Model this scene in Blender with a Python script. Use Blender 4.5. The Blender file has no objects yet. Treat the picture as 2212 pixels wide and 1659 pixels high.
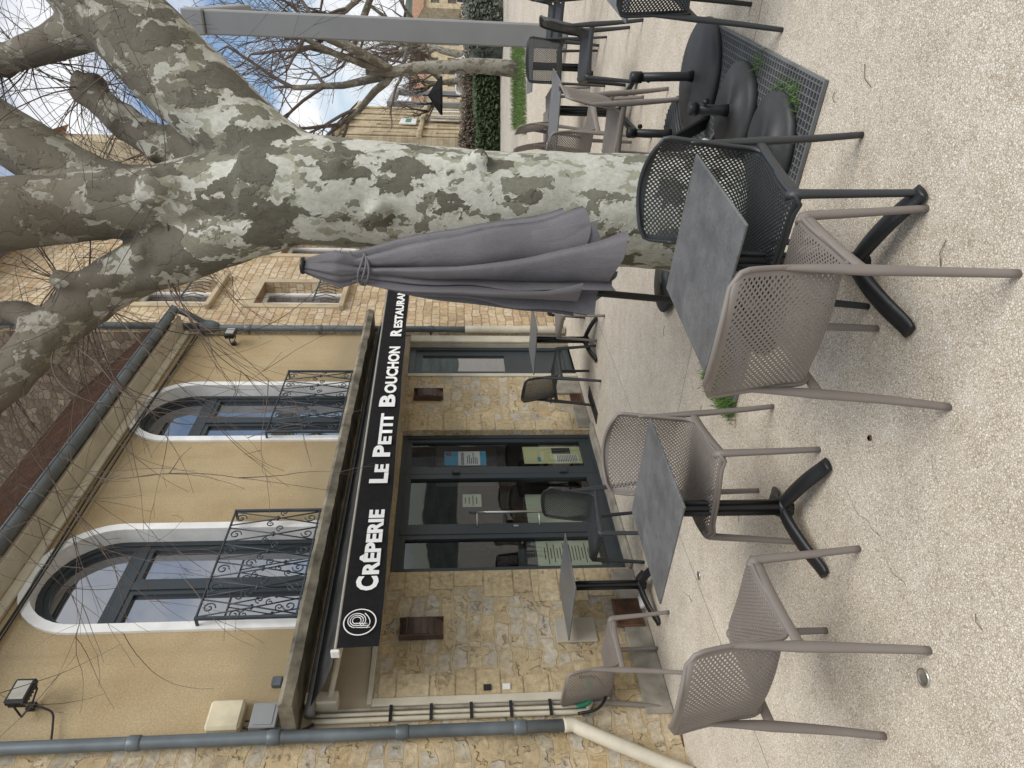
import bpy, math, random
from mathutils import Vector, Matrix, noise
from mathutils.geometry import tessellate_polygon
random.seed(7)
R=random.uniform
SC=bpy.context.scene
COL=bpy.context.collection
def link(o): COL.objects.link(o); return o
# ---------------------------------------------------------------- mesh builder
class MB:
    def __init__(s): s.v=[]; s.f=[]; s.m=[]; s.s=[]
    def add(s,vs,fs,mi=0,sm=False):
        b=len(s.v); s.v+= [tuple(v) for v in vs]
        for f in fs: s.f.append([b+i for i in f]); s.m.append(mi); s.s.append(sm)
    def box(s,x0,x1,y0,y1,z0,z1,mi=0,M=None):
        vs=[Vector((x,y,z)) for x in (x0,x1) for y in (y0,y1) for z in (z0,z1)]
        if M is not None: vs=[M@v for v in vs]
        s.add(vs,[(0,1,3,2),(4,6,7,5),(0,4,5,1),(2,3,7,6),(0,2,6,4),(1,5,7,3)],mi)
    def bbox(s,x0,x1,y0,y1,z0,z1,b=.006,mi=0,M=None):
        vs=[]
        def P(p):
            p=Vector(p)
            if M is not None: p=M@p
            vs.append(p); return len(vs)-1
        c={}
        for i,x in enumerate((x0,x1)):
            for j,y in enumerate((y0,y1)):
                for k,z in enumerate((z0,z1)):
                    sx=b if i==0 else -b; sy=b if j==0 else -b; sz=b if k==0 else -b
                    c[i,j,k]=(P((x,y+sy,z+sz)),P((x+sx,y,z+sz)),P((x+sx,y+sy,z)))
        F=[]
        for i in (0,1): F.append([c[i,0,0][0],c[i,1,0][0],c[i,1,1][0],c[i,0,1][0]])
        for j in (0,1): F.append([c[0,j,0][1],c[1,j,0][1],c[1,j,1][1],c[0,j,1][1]])
        for k in (0,1): F.append([c[0,0,k][2],c[1,0,k][2],c[1,1,k][2],c[0,1,k][2]])
        for i in (0,1):
            for j in (0,1): F.append([c[i,j,0][0],c[i,j,1][0],c[i,j,1][1],c[i,j,0][1]])
            for k in (0,1): F.append([c[i,0,k][0],c[i,1,k][0],c[i,1,k][2],c[i,0,k][2]])
        for j in (0,1):
            for k in (0,1): F.append([c[0,j,k][1],c[1,j,k][1],c[1,j,k][2],c[0,j,k][2]])
        for t in c.values(): F.append(list(t))
        s.add(vs,F,mi)
    def tube(s,pts,rad,seg=8,mi=0,caps=True,ref=None,sm=True):
        pts=[Vector(p) for p in pts]; n=len(pts)
        if not isinstance(rad,(list,)): rad=[rad]*n
        vs=[]; prev=None
        for i,p in enumerate(pts):
            t=(pts[min(i+1,n-1)]-pts[max(i-1,0)])
            if t.length<1e-9: t=Vector((0,0,1))
            t.normalize()
            if ref is not None: a=Vector(ref)
            elif prev is not None: a=prev
            else: a=Vector((0,0,1)) if abs(t.z)<.9 else Vector((1,0,0))
            a=(a-t*a.dot(t))
            if a.length<1e-6: a=t.orthogonal()
            a.normalize(); prev=a; b=t.cross(a)
            r=rad[i]; ra,rb=(r if isinstance(r,tuple) else (r,r))
            for k in range(seg):
                g=2*math.pi*k/seg
                vs.append(p+a*(math.cos(g)*ra)+b*(math.sin(g)*rb))
        fs=[]
        for i in range(n-1):
            for k in range(seg):
                k2=(k+1)%seg
                fs.append((i*seg+k,i*seg+k2,(i+1)*seg+k2,(i+1)*seg+k))
        if caps: fs.append(tuple(range(seg))[::-1]); fs.append(tuple((n-1)*seg+k for k in range(seg)))
        s.add(vs,fs,mi,sm)
    def disc_stack(s,cx,cy,prof,seg=32,mi=0,sm=True):
        vs=[];fs=[]
        for r,z in prof:
            for k in range(seg):
                g=2*math.pi*k/seg; vs.append((cx+r*math.cos(g),cy+r*math.sin(g),z))
        for i in range(len(prof)-1):
            for k in range(seg):
                k2=(k+1)%seg; fs.append((i*seg+k,i*seg+k2,(i+1)*seg+k2,(i+1)*seg+k))
        fs.append(tuple(range(seg))[::-1]); fs.append(tuple((len(prof)-1)*seg+k for k in range(seg)))
        s.add(vs,fs,mi,sm)
    def ring(s,outer,inner,y0,y1,mi=0):
        n=len(outer); vs=[(p[0],y0,p[1]) for p in outer]+[(p[0],y0,p[1]) for p in inner]+[(p[0],y1,p[1]) for p in outer]+[(p[0],y1,p[1]) for p in inner]
        fs=[]
        for i in range(n):
            j=(i+1)%n
            fs+=[(i,j,n+j,n+i),(n+i,n+j,3*n+j,3*n+i),(i,2*n+i,2*n+j,j),(2*n+i,3*n+i,3*n+j,2*n+j)]
        s.add(vs,fs,mi)
    def reveal(s,poly,y0,y1,mi=0):
        n=len(poly); vs=[(p[0],y0,p[1]) for p in poly]+[(p[0],y1,p[1]) for p in poly]
        s.add(vs,[(i,(i+1)%n,n+(i+1)%n,n+i) for i in range(n)],mi)
    def poly(s,pts,y,mi=0): s.add([(p[0],y,p[1]) for p in pts],[tuple(range(len(pts)))],mi)
    def wall(s,outer,holes,y=0,mi=0):
        loops=[[Vector((p[0],p[1],0)) for p in L] for L in [outer]+holes]
        tr=tessellate_polygon(loops); fl=[p for L in loops for p in L]
        s.add([(p.x,y,p.y) for p in fl],[tuple(t) for t in tr],mi)
    def obj(s,name,mats,parent=None,loc=(0,0,0),rz=0,**kw):
        me=bpy.data.meshes.new(name); me.from_pydata(s.v,[],s.f)
        for m in (mats if isinstance(mats,(list,tuple)) else [mats]): me.materials.append(m)
        me.polygons.foreach_set("material_index",s.m); me.polygons.foreach_set("use_smooth",s.s); me.update()
        o=link(bpy.data.objects.new(name,me)); o.location=loc; o.rotation_euler=(0,0,rz)
        if parent: o.parent=parent
        for k,v in kw.items(): o[k]=v
        return o
def root(name,loc,rz,label,category,group=None):
    o=link(bpy.data.objects.new(name,None)); o.location=loc; o.rotation_euler=(0,0,rz); o.empty_display_size=.2
    if label: o["label"]=label
    if category: o["category"]=category
    if group: o["group"]=group
    return o
def cr(pts,n=6):
    pts=[Vector(p) for p in pts]; P=[pts[0]*2-pts[1]]+pts+[pts[-1]*2-pts[-2]]; out=[]
    for i in range(1,len(P)-2):
        for k in range(n):
            t=k/n; a,b,c,d=P[i-1],P[i],P[i+1],P[i+2]
            out.append(.5*((2*b)+(c-a)*t+(2*a-5*b+4*c-d)*t*t+(3*b-a-3*c+d)*t**3))
    out.append(pts[-1]); return out
def lerpl(r,n):
    out=[]
    for i in range(len(r)-1):
        for k in range(n): out.append(r[i]+(r[i+1]-r[i])*k/n)
    out.append(r[-1]); return out
# ---------------------------------------------------------------- materials
def nm(name):
    m=bpy.data.materials.new(name); m.use_nodes=True; nt=m.node_tree; b=nt.nodes["Principled BSDF"]; return m,nt,b
def N(nt,t,**kw):
    n=nt.nodes.new(t)
    for k,v in kw.items():
        if k in n.inputs: n.inputs[k].default_value=v
        else: setattr(n,k,v)
    return n
def ramp(nt,src,stops,interp='LINEAR'):
    r=nt.nodes.new("ShaderNodeValToRGB"); r.color_ramp.interpolation=interp
    e=r.color_ramp.elements
    while len(e)<len(stops): e.new(.5)
    for i,(p,c) in enumerate(stops):
        e[i].position=p; e[i].color=(c,c,c,1) if isinstance(c,(int,float)) else (*c,1)
    nt.links.new(src,r.inputs[0]); return r.outputs[0]
def mixc(nt,f,a,b,bt='MIX'):
    m=nt.nodes.new("ShaderNodeMix"); m.data_type='RGBA'; m.blend_type=bt
    for i,x in ((0,f),(6,a),(7,b)):
        if isinstance(x,(int,float)): m.inputs[i].default_value=x
        elif isinstance(x,tuple): m.inputs[i].default_value=(*x,1)
        else: nt.links.new(x,m.inputs[i])
    return m.outputs[2]
def mth(nt,op,a,b=None,clamp=False):
    m=nt.nodes.new("ShaderNodeMath"); m.operation=op; m.use_clamp=clamp
    for i,x in ((0,a),(1,b)):
        if x is None: continue
        if isinstance(x,(int,float)): m.inputs[i].default_value=x
        else: nt.links.new(x,m.inputs[i])
    return m.outputs[0]
def coords(nt,scale=(1,1,1),rot=(0,0,0),distort=0,dscale=5):
    tc=N(nt,"ShaderNodeTexCoord"); mp=N(nt,"ShaderNodeMapping"); mp.inputs["Scale"].default_value=scale; mp.inputs["Rotation"].default_value=rot
    src=tc.outputs["Object"]
    if distort:
        nz=N(nt,"ShaderNodeTexNoise"); nz.inputs["Scale"].default_value=dscale; nz.inputs["Detail"].default_value=2; nt.links.new(src,nz.inputs["Vector"])
        vm=N(nt,"ShaderNodeVectorMath",operation='SUBTRACT'); nt.links.new(nz.outputs["Color"],vm.inputs[0]); vm.inputs[1].default_value=(.5,.5,.5)
        vs=N(nt,"ShaderNodeVectorMath",operation='SCALE'); nt.links.new(vm.outputs[0],vs.inputs[0]); vs.inputs["Scale"].default_value=distort
        va=N(nt,"ShaderNodeVectorMath",operation='ADD'); nt.links.new(src,va.inputs[0]); nt.links.new(vs.outputs[0],va.inputs[1]); src=va.outputs[0]
    nt.links.new(src,mp.inputs[0]); return mp.outputs[0]
def noi(nt,vec,scale,detail=4,rough=.55,dist=0):
    n=N(nt,"ShaderNodeTexNoise"); n.inputs["Scale"].default_value=scale; n.inputs["Detail"].default_value=detail; n.inputs["Roughness"].default_value=rough; n.inputs["Distortion"].default_value=dist
    nt.links.new(vec,n.inputs["Vector"]); return n.outputs[0]
def vor(nt,vec,scale,feature='F1',rand=1):
    n=N(nt,"ShaderNodeTexVoronoi"); n.feature=feature; n.inputs["Scale"].default_value=scale; n.inputs["Randomness"].default_value=rand
    nt.links.new(vec,n.inputs["Vector"]); return n
def bump(nt,b,h,st=.3,dist=.01):
    n=N(nt,"ShaderNodeBump"); n.inputs["Strength"].default_value=st; n.inputs["Distance"].default_value=dist
    nt.links.new(h,n.inputs["Height"]); nt.links.new(n.outputs[0],b.inputs["Normal"])
def sc(c,k): return tuple(min(1,x*k) for x in c)
def P(name,col,rough=.5,metal=0,ns=6,na=.15,bs=0,bst=.2,spec=.5):
    m,nt,b=nm(name); v=coords(nt)
    n=noi(nt,v,ns,4)
    nt.links.new(ramp(nt,n,[(.3,sc(col,1-na)),(.7,sc(col,1+na))]),b.inputs["Base Color"])
    b.inputs["Roughness"].default_value=rough; b.inputs["Metallic"].default_value=metal; b.inputs["Specular IOR Level"].default_value=spec
    if bs: bump(nt,b,noi(nt,v,bs,2),bst,.004)
    return m
def stone(name,cols,mortar,scale=(3.2,3.2,6.5),brick=False,mw=.09,bury=.0,dis=.09,ms=.011):
    m,nt,b=nm(name)
    v=coords(nt,scale=(1,1,1),distort=dis,dscale=4.5)
    fine=noi(nt,v,22,5,.7); big=noi(nt,v,1.3,3)
    if brick:
        sx=N(nt,"ShaderNodeSeparateXYZ"); nt.links.new(v,sx.inputs[0]); cx=N(nt,"ShaderNodeCombineXYZ")
        nt.links.new(mth(nt,'ADD',sx.outputs[0],sx.outputs[1]),cx.inputs[0]); nt.links.new(sx.outputs[2],cx.inputs[1])
        br=N(nt,"ShaderNodeTexBrick"); br.inputs["Scale"].default_value=1; br.inputs["Brick Width"].default_value=scale[0]; br.inputs["Row Height"].default_value=scale[2]
        br.inputs["Mortar Size"].default_value=ms; br.inputs["Mortar Smooth"].default_value=.7; br.inputs["Color1"].default_value=(0,0,0,1); br.inputs["Color2"].default_value=(1,1,1,1); br.squash=.55; br.squash_frequency=3; br.offset=.37
        nt.links.new(cx.outputs[0],br.inputs["Vector"])
        rnd=br.outputs[0]; edge=mth(nt,'SUBTRACT',1,br.outputs["Fac"])
        if bury:
            cov=ramp(nt,noi(nt,v,4.2,3,.6),[(.50,0.0),(.62,1.0)]); edge=mth(nt,'MULTIPLY',edge,mth(nt,'SUBTRACT',1,mth(nt,'MULTIPLY',cov,bury)))
        edge=ramp(nt,mth(nt,'ADD',edge,mth(nt,'MULTIPLY',mth(nt,'SUBTRACT',fine,.5),.7)),[(.40,0.0),(.65,1.0)])
        mfac=mth(nt,'SUBTRACT',1,edge)
    else:
        mp=N(nt,"ShaderNodeMapping"); nt.links.new(v,mp.inputs[0]); mp.inputs["Scale"].default_value=scale
        v1=vor(nt,mp.outputs[0],1,'F1',.72); sp=N(nt,"ShaderNodeSeparateColor"); nt.links.new(v1.outputs["Color"],sp.inputs[0]); rnd=sp.outputs[0]
        ve=vor(nt,mp.outputs[0],1,'DISTANCE_TO_EDGE',.72)
        edge=ramp(nt,ve.outputs["Distance"],[(mw*.4,0.0),(mw,1.0)]); mfac=mth(nt,'SUBTRACT',1,edge)
    stops=[(i/(len(cols)-1),c) for i,c in enumerate(cols)]
    c=ramp(nt,rnd,stops)
    c=mixc(nt,.6,c,ramp(nt,fine,[(.25,.22),(.75,.8)]),'OVERLAY')
    mm=mixc(nt,.4,mortar,ramp(nt,fine,[(.3,.3),(.7,.75)]),'OVERLAY')
    c=mixc(nt,mfac,c,mm)
    c=mixc(nt,.45,c,ramp(nt,big,[(.3,.25),(.7,.7)]),'OVERLAY')
    nt.links.new(c,b.inputs["Base Color"]); b.inputs["Roughness"].default_value=.92; b.inputs["Specular IOR Level"].default_value=.2
    bump(nt,b,mth(nt,'ADD',edge,mth(nt,'MULTIPLY',fine,.7)),.85,.02)
    return m
M_stone=stone("rubble_stone",[(.44,.33,.18),(.50,.41,.27),(.37,.34,.28),(.53,.44,.30),(.41,.31,.17),(.46,.42,.35),(.49,.38,.22)],(.46,.36,.215),scale=(.26,0,.12),brick=True,bury=.75,dis=.12,ms=.013)
M_stone2=stone("coursed_sandstone",[(.46,.34,.19),(.54,.44,.29),(.40,.30,.18),(.58,.49,.35),(.49,.36,.22)],(.34,.225,.145),scale=(.25,0,.125),brick=True,dis=.07)
M_stonefar=stone("far_sandstone",[(.44,.36,.24),(.52,.44,.30),(.42,.34,.22)],(.36,.29,.19),scale=(.6,0,.3),brick=True)
M_quoin=stone("dressed_quoin_stone",[(.46,.36,.21),(.52,.43,.28),(.44,.34,.20)],(.46,.36,.22),scale=(1.3,0,.9),brick=True,bury=.4)
def stucco():
    m,nt,b=nm("ochre_render"); v=coords(nt)
    big=noi(nt,v,.9,5,.6); fine=noi(nt,v,60,3,.7); sp=N(nt,"ShaderNodeSeparateXYZ"); nt.links.new(v,sp.inputs[0])
    c=ramp(nt,big,[(.3,(.33,.245,.135)),(.5,(.405,.315,.185)),(.72,(.455,.37,.235))])
    c=mixc(nt,.4,c,ramp(nt,fine,[(.3,.25),(.7,.75)]),'OVERLAY')
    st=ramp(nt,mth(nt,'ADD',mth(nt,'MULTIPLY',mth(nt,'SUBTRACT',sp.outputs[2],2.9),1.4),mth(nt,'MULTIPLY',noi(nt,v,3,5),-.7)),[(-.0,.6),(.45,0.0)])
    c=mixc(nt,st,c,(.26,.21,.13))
    vk=noi(nt,coords(nt,scale=(7,7,.35)),1.0,4,.6); c=mixc(nt,mth(nt,'MULTIPLY',ramp(nt,vk,[(.5,0.0),(.75,1.0)]),.28),c,(.27,.21,.13))
    nt.links.new(c,b.inputs["Base Color"]); b.inputs["Roughness"].default_value=.95; b.inputs["Specular IOR Level"].default_value=.15
    bump(nt,b,fine,.5,.006); return m
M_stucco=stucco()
M_plaster=P("beige_plaster",(.42,.35,.25),.9,ns=2,na=.15,bs=50)
M_cream=P("cream_paint",(.52,.48,.38),.6,ns=5,na=.12)
M_white=P("aged_white_paint",(.74,.74,.72),.8,ns=4,na=.12,bs=30)
M_frame=P("anthracite_frame",(.030,.038,.043),.4,ns=3,na=.1)
M_zinc=P("zinc_grey",(.12,.14,.15),.45,.3,ns=3,na=.3)
M_conc=P("stained_concrete",(.17,.15,.11),.95,ns=5,na=.65,bs=25,bst=.6)
M_concl=P("worn_concrete",(.27,.245,.20),.95,ns=6,na=.35,bs=25,bst=.5)
M_iron=P("wrought_iron",(.045,.055,.065),.5,.3,ns=10,na=.2)
M_black=P("black_metal",(.014,.015,.016),.42,.2,ns=8,na=.2,bs=120,bst=.15)
M_blackr=P("black_rubber",(.026,.027,.027),.55,ns=5,na=.45,bs=40)
M_awn=P("black_canvas",(.010,.010,.011),.85,ns=20,na=.2,bs=200,spec=.2)
M_awng=P("charcoal_canvas",(.035,.035,.033),.9,ns=4,na=.5,spec=.2)
M_letter=P("white_lettering",(.80,.80,.78),.7,ns=3,na=.04)
M_taupe=P("taupe_plastic",(.20,.175,.155),.5,ns=5,na=.08,bs=160,bst=.08)
M_anth=P("anthracite_plastic",(.034,.038,.041),.45,ns=5,na=.08,bs=160,bst=.08)
M_brown=P("brown_bronze_metal",(.085,.052,.040),.5,.2,ns=8,na=.3)
M_steel=P("brushed_steel",(.55,.54,.52),.3,.9,ns=8,na=.1)
M_post=P("grey_painted_steel",(.25,.255,.255),.5,.1,ns=2,na=.08)
M_bar=P("grey_awning_bar",(.12,.12,.115),.5,.2,ns=6,na=.2)
M_rust=P("rusty_iron",(.12,.06,.035),.9,.2,ns=8,na=.5,bs=40)
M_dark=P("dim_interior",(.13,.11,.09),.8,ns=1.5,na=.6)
M_intwood=P("interior_wood",(.22,.15,.09),.5,ns=3,na=.3)
M_soil=P("dark_soil",(.05,.042,.03),1,ns=12,na=.5,bs=40)
M_grass=P("grass_green",(.085,.16,.03),.8,ns=5,na=.45)
M_hedge=P("ivy_green",(.05,.078,.028),.7,ns=4,na=.5)
M_bush=P("grey_green_shrub",(.13,.14,.11),.8,ns=4,na=.4)
M_twig=P("twig_bark",(.115,.087,.07),.85,ns=4,na=.4)
M_greenP=P("pale_green_paper",(.50,.56,.42),.7,ns=4,na=.06)
M_yelP=P("pale_yellow_paper",(.60,.60,.34),.7,ns=4,na=.06)
M_bluP=P("blue_poster_ink",(.05,.30,.48),.6,ns=4,na=.1)
M_whP=P("white_paper",(.72,.72,.70),.7,ns=4,na=.04)
M_ink=P("dark_print_ink",(.04,.05,.045),.7,ns=4,na=.04)
M_red=P("red_paint",(.35,.03,.03),.5,ns=4,na=.1)
M_orange=P("ochre_roof_tile",(.30,.17,.10),.9,ns=3,na=.4,bs=10)
def tabletop():
    m,nt,b=nm("slate_laminate"); v=coords(nt); a=noi(nt,v,6,7,.7); f=noi(nt,v,90,3)
    c=ramp(nt,a,[(.3,(.085,.087,.09)),(.7,(.165,.167,.167))]); c=mixc(nt,.4,c,ramp(nt,f,[(.3,.3),(.7,.7)]),'OVERLAY')
    sp=vor(nt,v,9).outputs["Distance"]; c=mixc(nt,ramp(nt,sp,[(.05,.5),(.09,0.0)]),c,(.05,.05,.052))
    nt.links.new(c,b.inputs["Base Color"]); nt.links.new(ramp(nt,a,[(.3,.35),(.7,.55)]),b.inputs["Roughness"]); return m
M_top=tabletop()
def fabric():
    m,nt,b=nm("grey_parasol_fabric"); v=coords(nt); a=noi(nt,v,3,5); f=noi(nt,v,150,2)
    c=ramp(nt,a,[(.3,(.118,.113,.122)),(.7,(.172,.166,.175))]); c=mixc(nt,.25,c,ramp(nt,f,[(.3,.3),(.7,.7)]),'OVERLAY')
    nt.links.new(c,b.inputs["Base Color"]); b.inputs["Roughness"].default_value=.9; bump(nt,b,noi(nt,coords(nt,scale=(1,1,.4)),9,4,.55,.4),.4,.025); return m
M_fab=fabric()
def bark(name="plane_tree_bark",k=1.0,dark=0):
    m,nt,b=nm(name)
    v=coords(nt,scale=(1,1,.62),distort=.075,dscale=13)
    tc=N(nt,"ShaderNodeTexCoord"); sp=N(nt,"ShaderNodeSeparateXYZ"); nt.links.new(tc.outputs["Object"],sp.inputs[0])
    zt=mth(nt,'MULTIPLY',mth(nt,'SUBTRACT',sp.outputs[2],2.3),.05,False); zt=mth(nt,'MAXIMUM',mth(nt,'MINIMUM',zt,.06),-.016)
    v2=coords(nt,scale=(1,1,.55),rot=(.4,.9,1.3),distort=.07,dscale=15)
    n1=mth(nt,'ADD',noi(nt,v,5.6*k,5,.5,.2),zt); n2=mth(nt,'ADD',noi(nt,v2,8.5*k,4,.52,.2),zt); n3=mth(nt,'ADD',noi(nt,v,14*k,3,.5,.2),zt)
    base=noi(nt,v,1.9,4,.6)
    c=ramp(nt,base,[(.3,(.37,.375,.315)),(.5,(.48,.48,.42)),(.7,(.60,.59,.53))])
    c=mixc(nt,ramp(nt,n3,[(.572,0.0),(.580,1.0)]),c,(.31,.305,.235))
    c=mixc(nt,ramp(nt,n2,[(.562,0.0),(.569,1.0)]),c,(.19,.185,.14))
    c=mixc(nt,ramp(nt,n1,[(.562,0.0),(.568,1.0)]),c,(.125,.118,.092))
    fine=noi(nt,v,45,4,.7); c=mixc(nt,.45,c,ramp(nt,fine,[(.3,.3),(.7,.7)]),'OVERLAY')
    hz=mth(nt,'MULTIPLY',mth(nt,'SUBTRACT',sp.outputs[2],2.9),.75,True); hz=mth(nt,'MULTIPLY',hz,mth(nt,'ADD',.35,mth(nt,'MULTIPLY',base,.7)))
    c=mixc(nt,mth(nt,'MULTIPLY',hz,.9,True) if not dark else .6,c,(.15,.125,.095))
    nt.links.new(c,b.inputs["Base Color"]); b.inputs["Roughness"].default_value=.85; b.inputs["Specular IOR Level"].default_value=.25
    h=mth(nt,'ADD',ramp(nt,n1,[(.55,0.0),(.575,1.0)]),mth(nt,'ADD',ramp(nt,n2,[(.555,0.0),(.575,.6)]),mth(nt,'MULTIPLY',fine,.4)))
    bump(nt,b,h,.7,.009); return m
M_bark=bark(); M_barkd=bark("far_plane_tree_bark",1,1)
def ground_mat():
    m,nt,b=nm("exposed_aggregate_concrete"); v=coords(nt)
    SCL=112
    ve=vor(nt,v,SCL,'DISTANCE_TO_EDGE'); vc=vor(nt,v,SCL,'F1'); sp=N(nt,"ShaderNodeSeparateColor"); nt.links.new(vc.outputs["Color"],sp.inputs[0])
    peb=ramp(nt,sp.outputs[0],[(0,(.49,.435,.35)),(.3,(.61,.56,.475)),(.6,(.70,.655,.57)),(.85,(.58,.515,.41)),(1,(.78,.745,.67))])
    big=noi(nt,v,.7,4,.6); mid=noi(nt,v,3.5,4,.6)
    gw=ramp(nt,mth(nt,'ADD',ve.outputs["Distance"],mth(nt,'MULTIPLY',noi(nt,v,9,2),-.11)),[(.0,0.0),(.065,1.0)])
    c=mixc(nt,gw,(.36,.30,.22),peb)
    c=mixc(nt,.5,c,ramp(nt,big,[(.3,.41),(.7,.61)]),'OVERLAY'); c=mixc(nt,.4,c,ramp(nt,mid,[(.3,.38),(.7,.63)]),'OVERLAY')
    d=vor(nt,v,1.9).outputs["Distance"]; c=mixc(nt,ramp(nt,d,[(.02,.55),(.035,0.0)]),c,(.13,.105,.08))
    vj=coords(nt,rot=(0,0,math.radians(32)),distort=.01,dscale=5); br=N(nt,"ShaderNodeTexBrick"); br.offset=0; br.inputs["Scale"].default_value=1; br.inputs["Brick Width"].default_value=3.7; br.inputs["Row Height"].default_value=4.3; br.inputs["Mortar Size"].default_value=.006; br.inputs["Mortar Smooth"].default_value=.3
    nt.links.new(vj,br.inputs["Vector"]); c=mixc(nt,mth(nt,'MULTIPLY',br.outputs["Fac"],.7),c,(.17,.145,.115))
    nt.links.new(c,b.inputs["Base Color"]); b.inputs["Roughness"].default_value=.9; b.inputs["Specular IOR Level"].default_value=.25
    bump(nt,b,ve.outputs["Distance"],.35,.004); return m
M_ground=ground_mat()
def roof_mat(name,cols):
    m,nt,b=nm(name); v=coords(nt,scale=(9,4,4)); w=vor(nt,v,1).outputs["Color"]; sp=N(nt,"ShaderNodeSeparateColor"); nt.links.new(w,sp.inputs[0])
    c=ramp(nt,sp.outputs[0],[(i/(len(cols)-1),x) for i,x in enumerate(cols)]); c=mixc(nt,.5,c,ramp(nt,noi(nt,v,3,4),[(.3,.3),(.7,.7)]),'OVERLAY')
    nt.links.new(c,b.inputs["Base Color"]); b.inputs["Roughness"].default_value=.9; bump(nt,b,noi(nt,v,5,3),.4,.01); return m
M_tile=roof_mat("brown_roof_tile",[(.12,.078,.062),(.16,.095,.07),(.13,.09,.075),(.19,.125,.095)])
M_slate=roof_mat("grey_roof_slate",[(.12,.12,.13),(.17,.17,.175),(.14,.14,.145)])
M_lichen=stone("brown_lichen_rubble",[(.15,.11,.075),(.24,.19,.13),(.12,.09,.065),(.30,.24,.17)],(.15,.12,.085),scale=(7,7,11),mw=.06)
def glassy(name,dark,fac,trans=False):
    m=bpy.data.materials.new(name); m.use_nodes=True; nt=m.node_tree; nt.nodes.clear()
    o=N(nt,"ShaderNodeOutputMaterial"); g=N(nt,"ShaderNodeBsdfGlossy"); g.inputs["Roughness"].default_value=.02; g.inputs["Color"].default_value=(.9,.92,.95,1)
    v=coords(nt)
    bn=N(nt,"ShaderNodeBump"); bn.inputs["Strength"].default_value=.06; bn.inputs["Distance"].default_value=.02; nt.links.new(noi(nt,v,1.5,2),bn.inputs["Height"]); nt.links.new(bn.outputs[0],g.inputs["Normal"])
    if trans: d=N(nt,"ShaderNodeBsdfTransparent"); d.inputs["Color"].default_value=(*dark,1)
    else: d=N(nt,"ShaderNodeBsdfDiffuse"); d.inputs["Color"].default_value=(*dark,1)
    mx=N(nt,"ShaderNodeMixShader"); fr=N(nt,"ShaderNodeLayerWeight"); fr.inputs["Blend"].default_value=.25
    f=mth(nt,'ADD',mth(nt,'MULTIPLY',fr.outputs["Fresnel"],.6),fac,True); nt.links.new(f,mx.inputs[0]); nt.links.new(d.outputs[0],mx.inputs[1]); nt.links.new(g.outputs[0],mx.inputs[2]); nt.links.new(mx.outputs[0],o.inputs[0]); return m
M_glassup=glassy("reflective_window_glass",(.05,.05,.055),.34)
M_glass=glassy("shopfront_glass",(.80,.82,.80),.08,True)

# ---------------------------------------------------------------- world + sun + camera
w=bpy.data.worlds.new("World"); SC.world=w; w.use_nodes=True; nt=w.node_tree; bg=nt.nodes["Background"]
sk=N(nt,"ShaderNodeTexSky"); sk.sky_type='NISHITA'; sk.sun_disc=False; sk.sun_elevation=math.radians(52); sk.sun_rotation=math.radians(140); sk.air_density=1.0; sk.dust_density=1.0
tc=N(nt,"ShaderNodeTexCoord"); mp=N(nt,"ShaderNodeMapping"); mp.inputs["Scale"].default_value=(1,1,2.0); mp.inputs["Location"].default_value=(.35,.1,.2); nt.links.new(tc.outputs["Generated"],mp.inputs[0])
nz=noi(nt,mp.outputs[0],3.2,8,.55,.3)
cl=ramp(nt,nz,[(.42,0.0),(.58,1.0)]); shade=ramp(nt,noi(nt,mp.outputs[0],5,6,.6),[(.3,(5.4,5.6,6.0)),(.7,(7.4,7.4,7.4))])
nt.links.new(mixc(nt,cl,sk.outputs[0],shade),bg.inputs[0]); bg.inputs[1].default_value=.15
sl=bpy.data.lights.new("sun","SUN"); sl.energy=2.5; sl.angle=math.radians(38); sl.color=(1,.97,.92)
so=link(bpy.data.objects.new("sun",sl))
sd=Vector((math.sin(math.radians(140))*math.cos(math.radians(52)),math.cos(math.radians(140))*math.cos(math.radians(52)),math.sin(math.radians(52))))
so.rotation_euler=sd.to_track_quat('Z','Y').to_euler(); so.location=(5,-5,12)
SC.view_settings.view_transform='Standard'; SC.view_settings.look='None'; SC.view_settings.exposure=0
cd=bpy.data.cameras.new("camera"); cam=link(bpy.data.objects.new("camera",cd)); SC.camera=cam
cd.sensor_width=36; cd.sensor_fit='HORIZONTAL'; cd.lens=36*1530/2212; cd.clip_end=2000; cd.clip_start=.05
pt=math.atan(131/1530); fwd=Vector((0,math.cos(pt),-math.sin(pt))); up=Vector((0,math.sin(pt),math.cos(pt)))
cam.matrix_world=Matrix.Translation((0,0,1.7))@Matrix((( -up.x,1,-fwd.x,0),(-up.y,0,-fwd.y,0),(-up.z,0,-fwd.z,0),(0,0,0,1)))

# ---------------------------------------------------------------- ground
g=MB(); g.add([(-400,-400,0),(400,-400,0),(400,400,0),(-400,400,0)],[(0,1,2,3)]); g.obj("ground",M_ground,kind="structure")
hb=MB()
vs=[];fs=[]; n=60
for i in range(n+1):
    a=math.radians(-60+i*150/n); rr=170; h=7+9*noise.noise(Vector((i*.13,2,0)))+5*noise.noise(Vector((i*.5,7,0)))
    vs+=[(rr*math.sin(a),rr*math.cos(a),-1),((rr+60)*math.sin(a),(rr+60)*math.cos(a),max(4,h+3))]
for i in range(n): fs.append((2*i,2*i+2,2*i+3,2*i+1))
hb.add(vs,fs,0,True); hb.obj("hills",P("wooded_hill",(.07,.09,.065),1,ns=.15,na=.5,bs=1,bst=.8),kind="structure")

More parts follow.
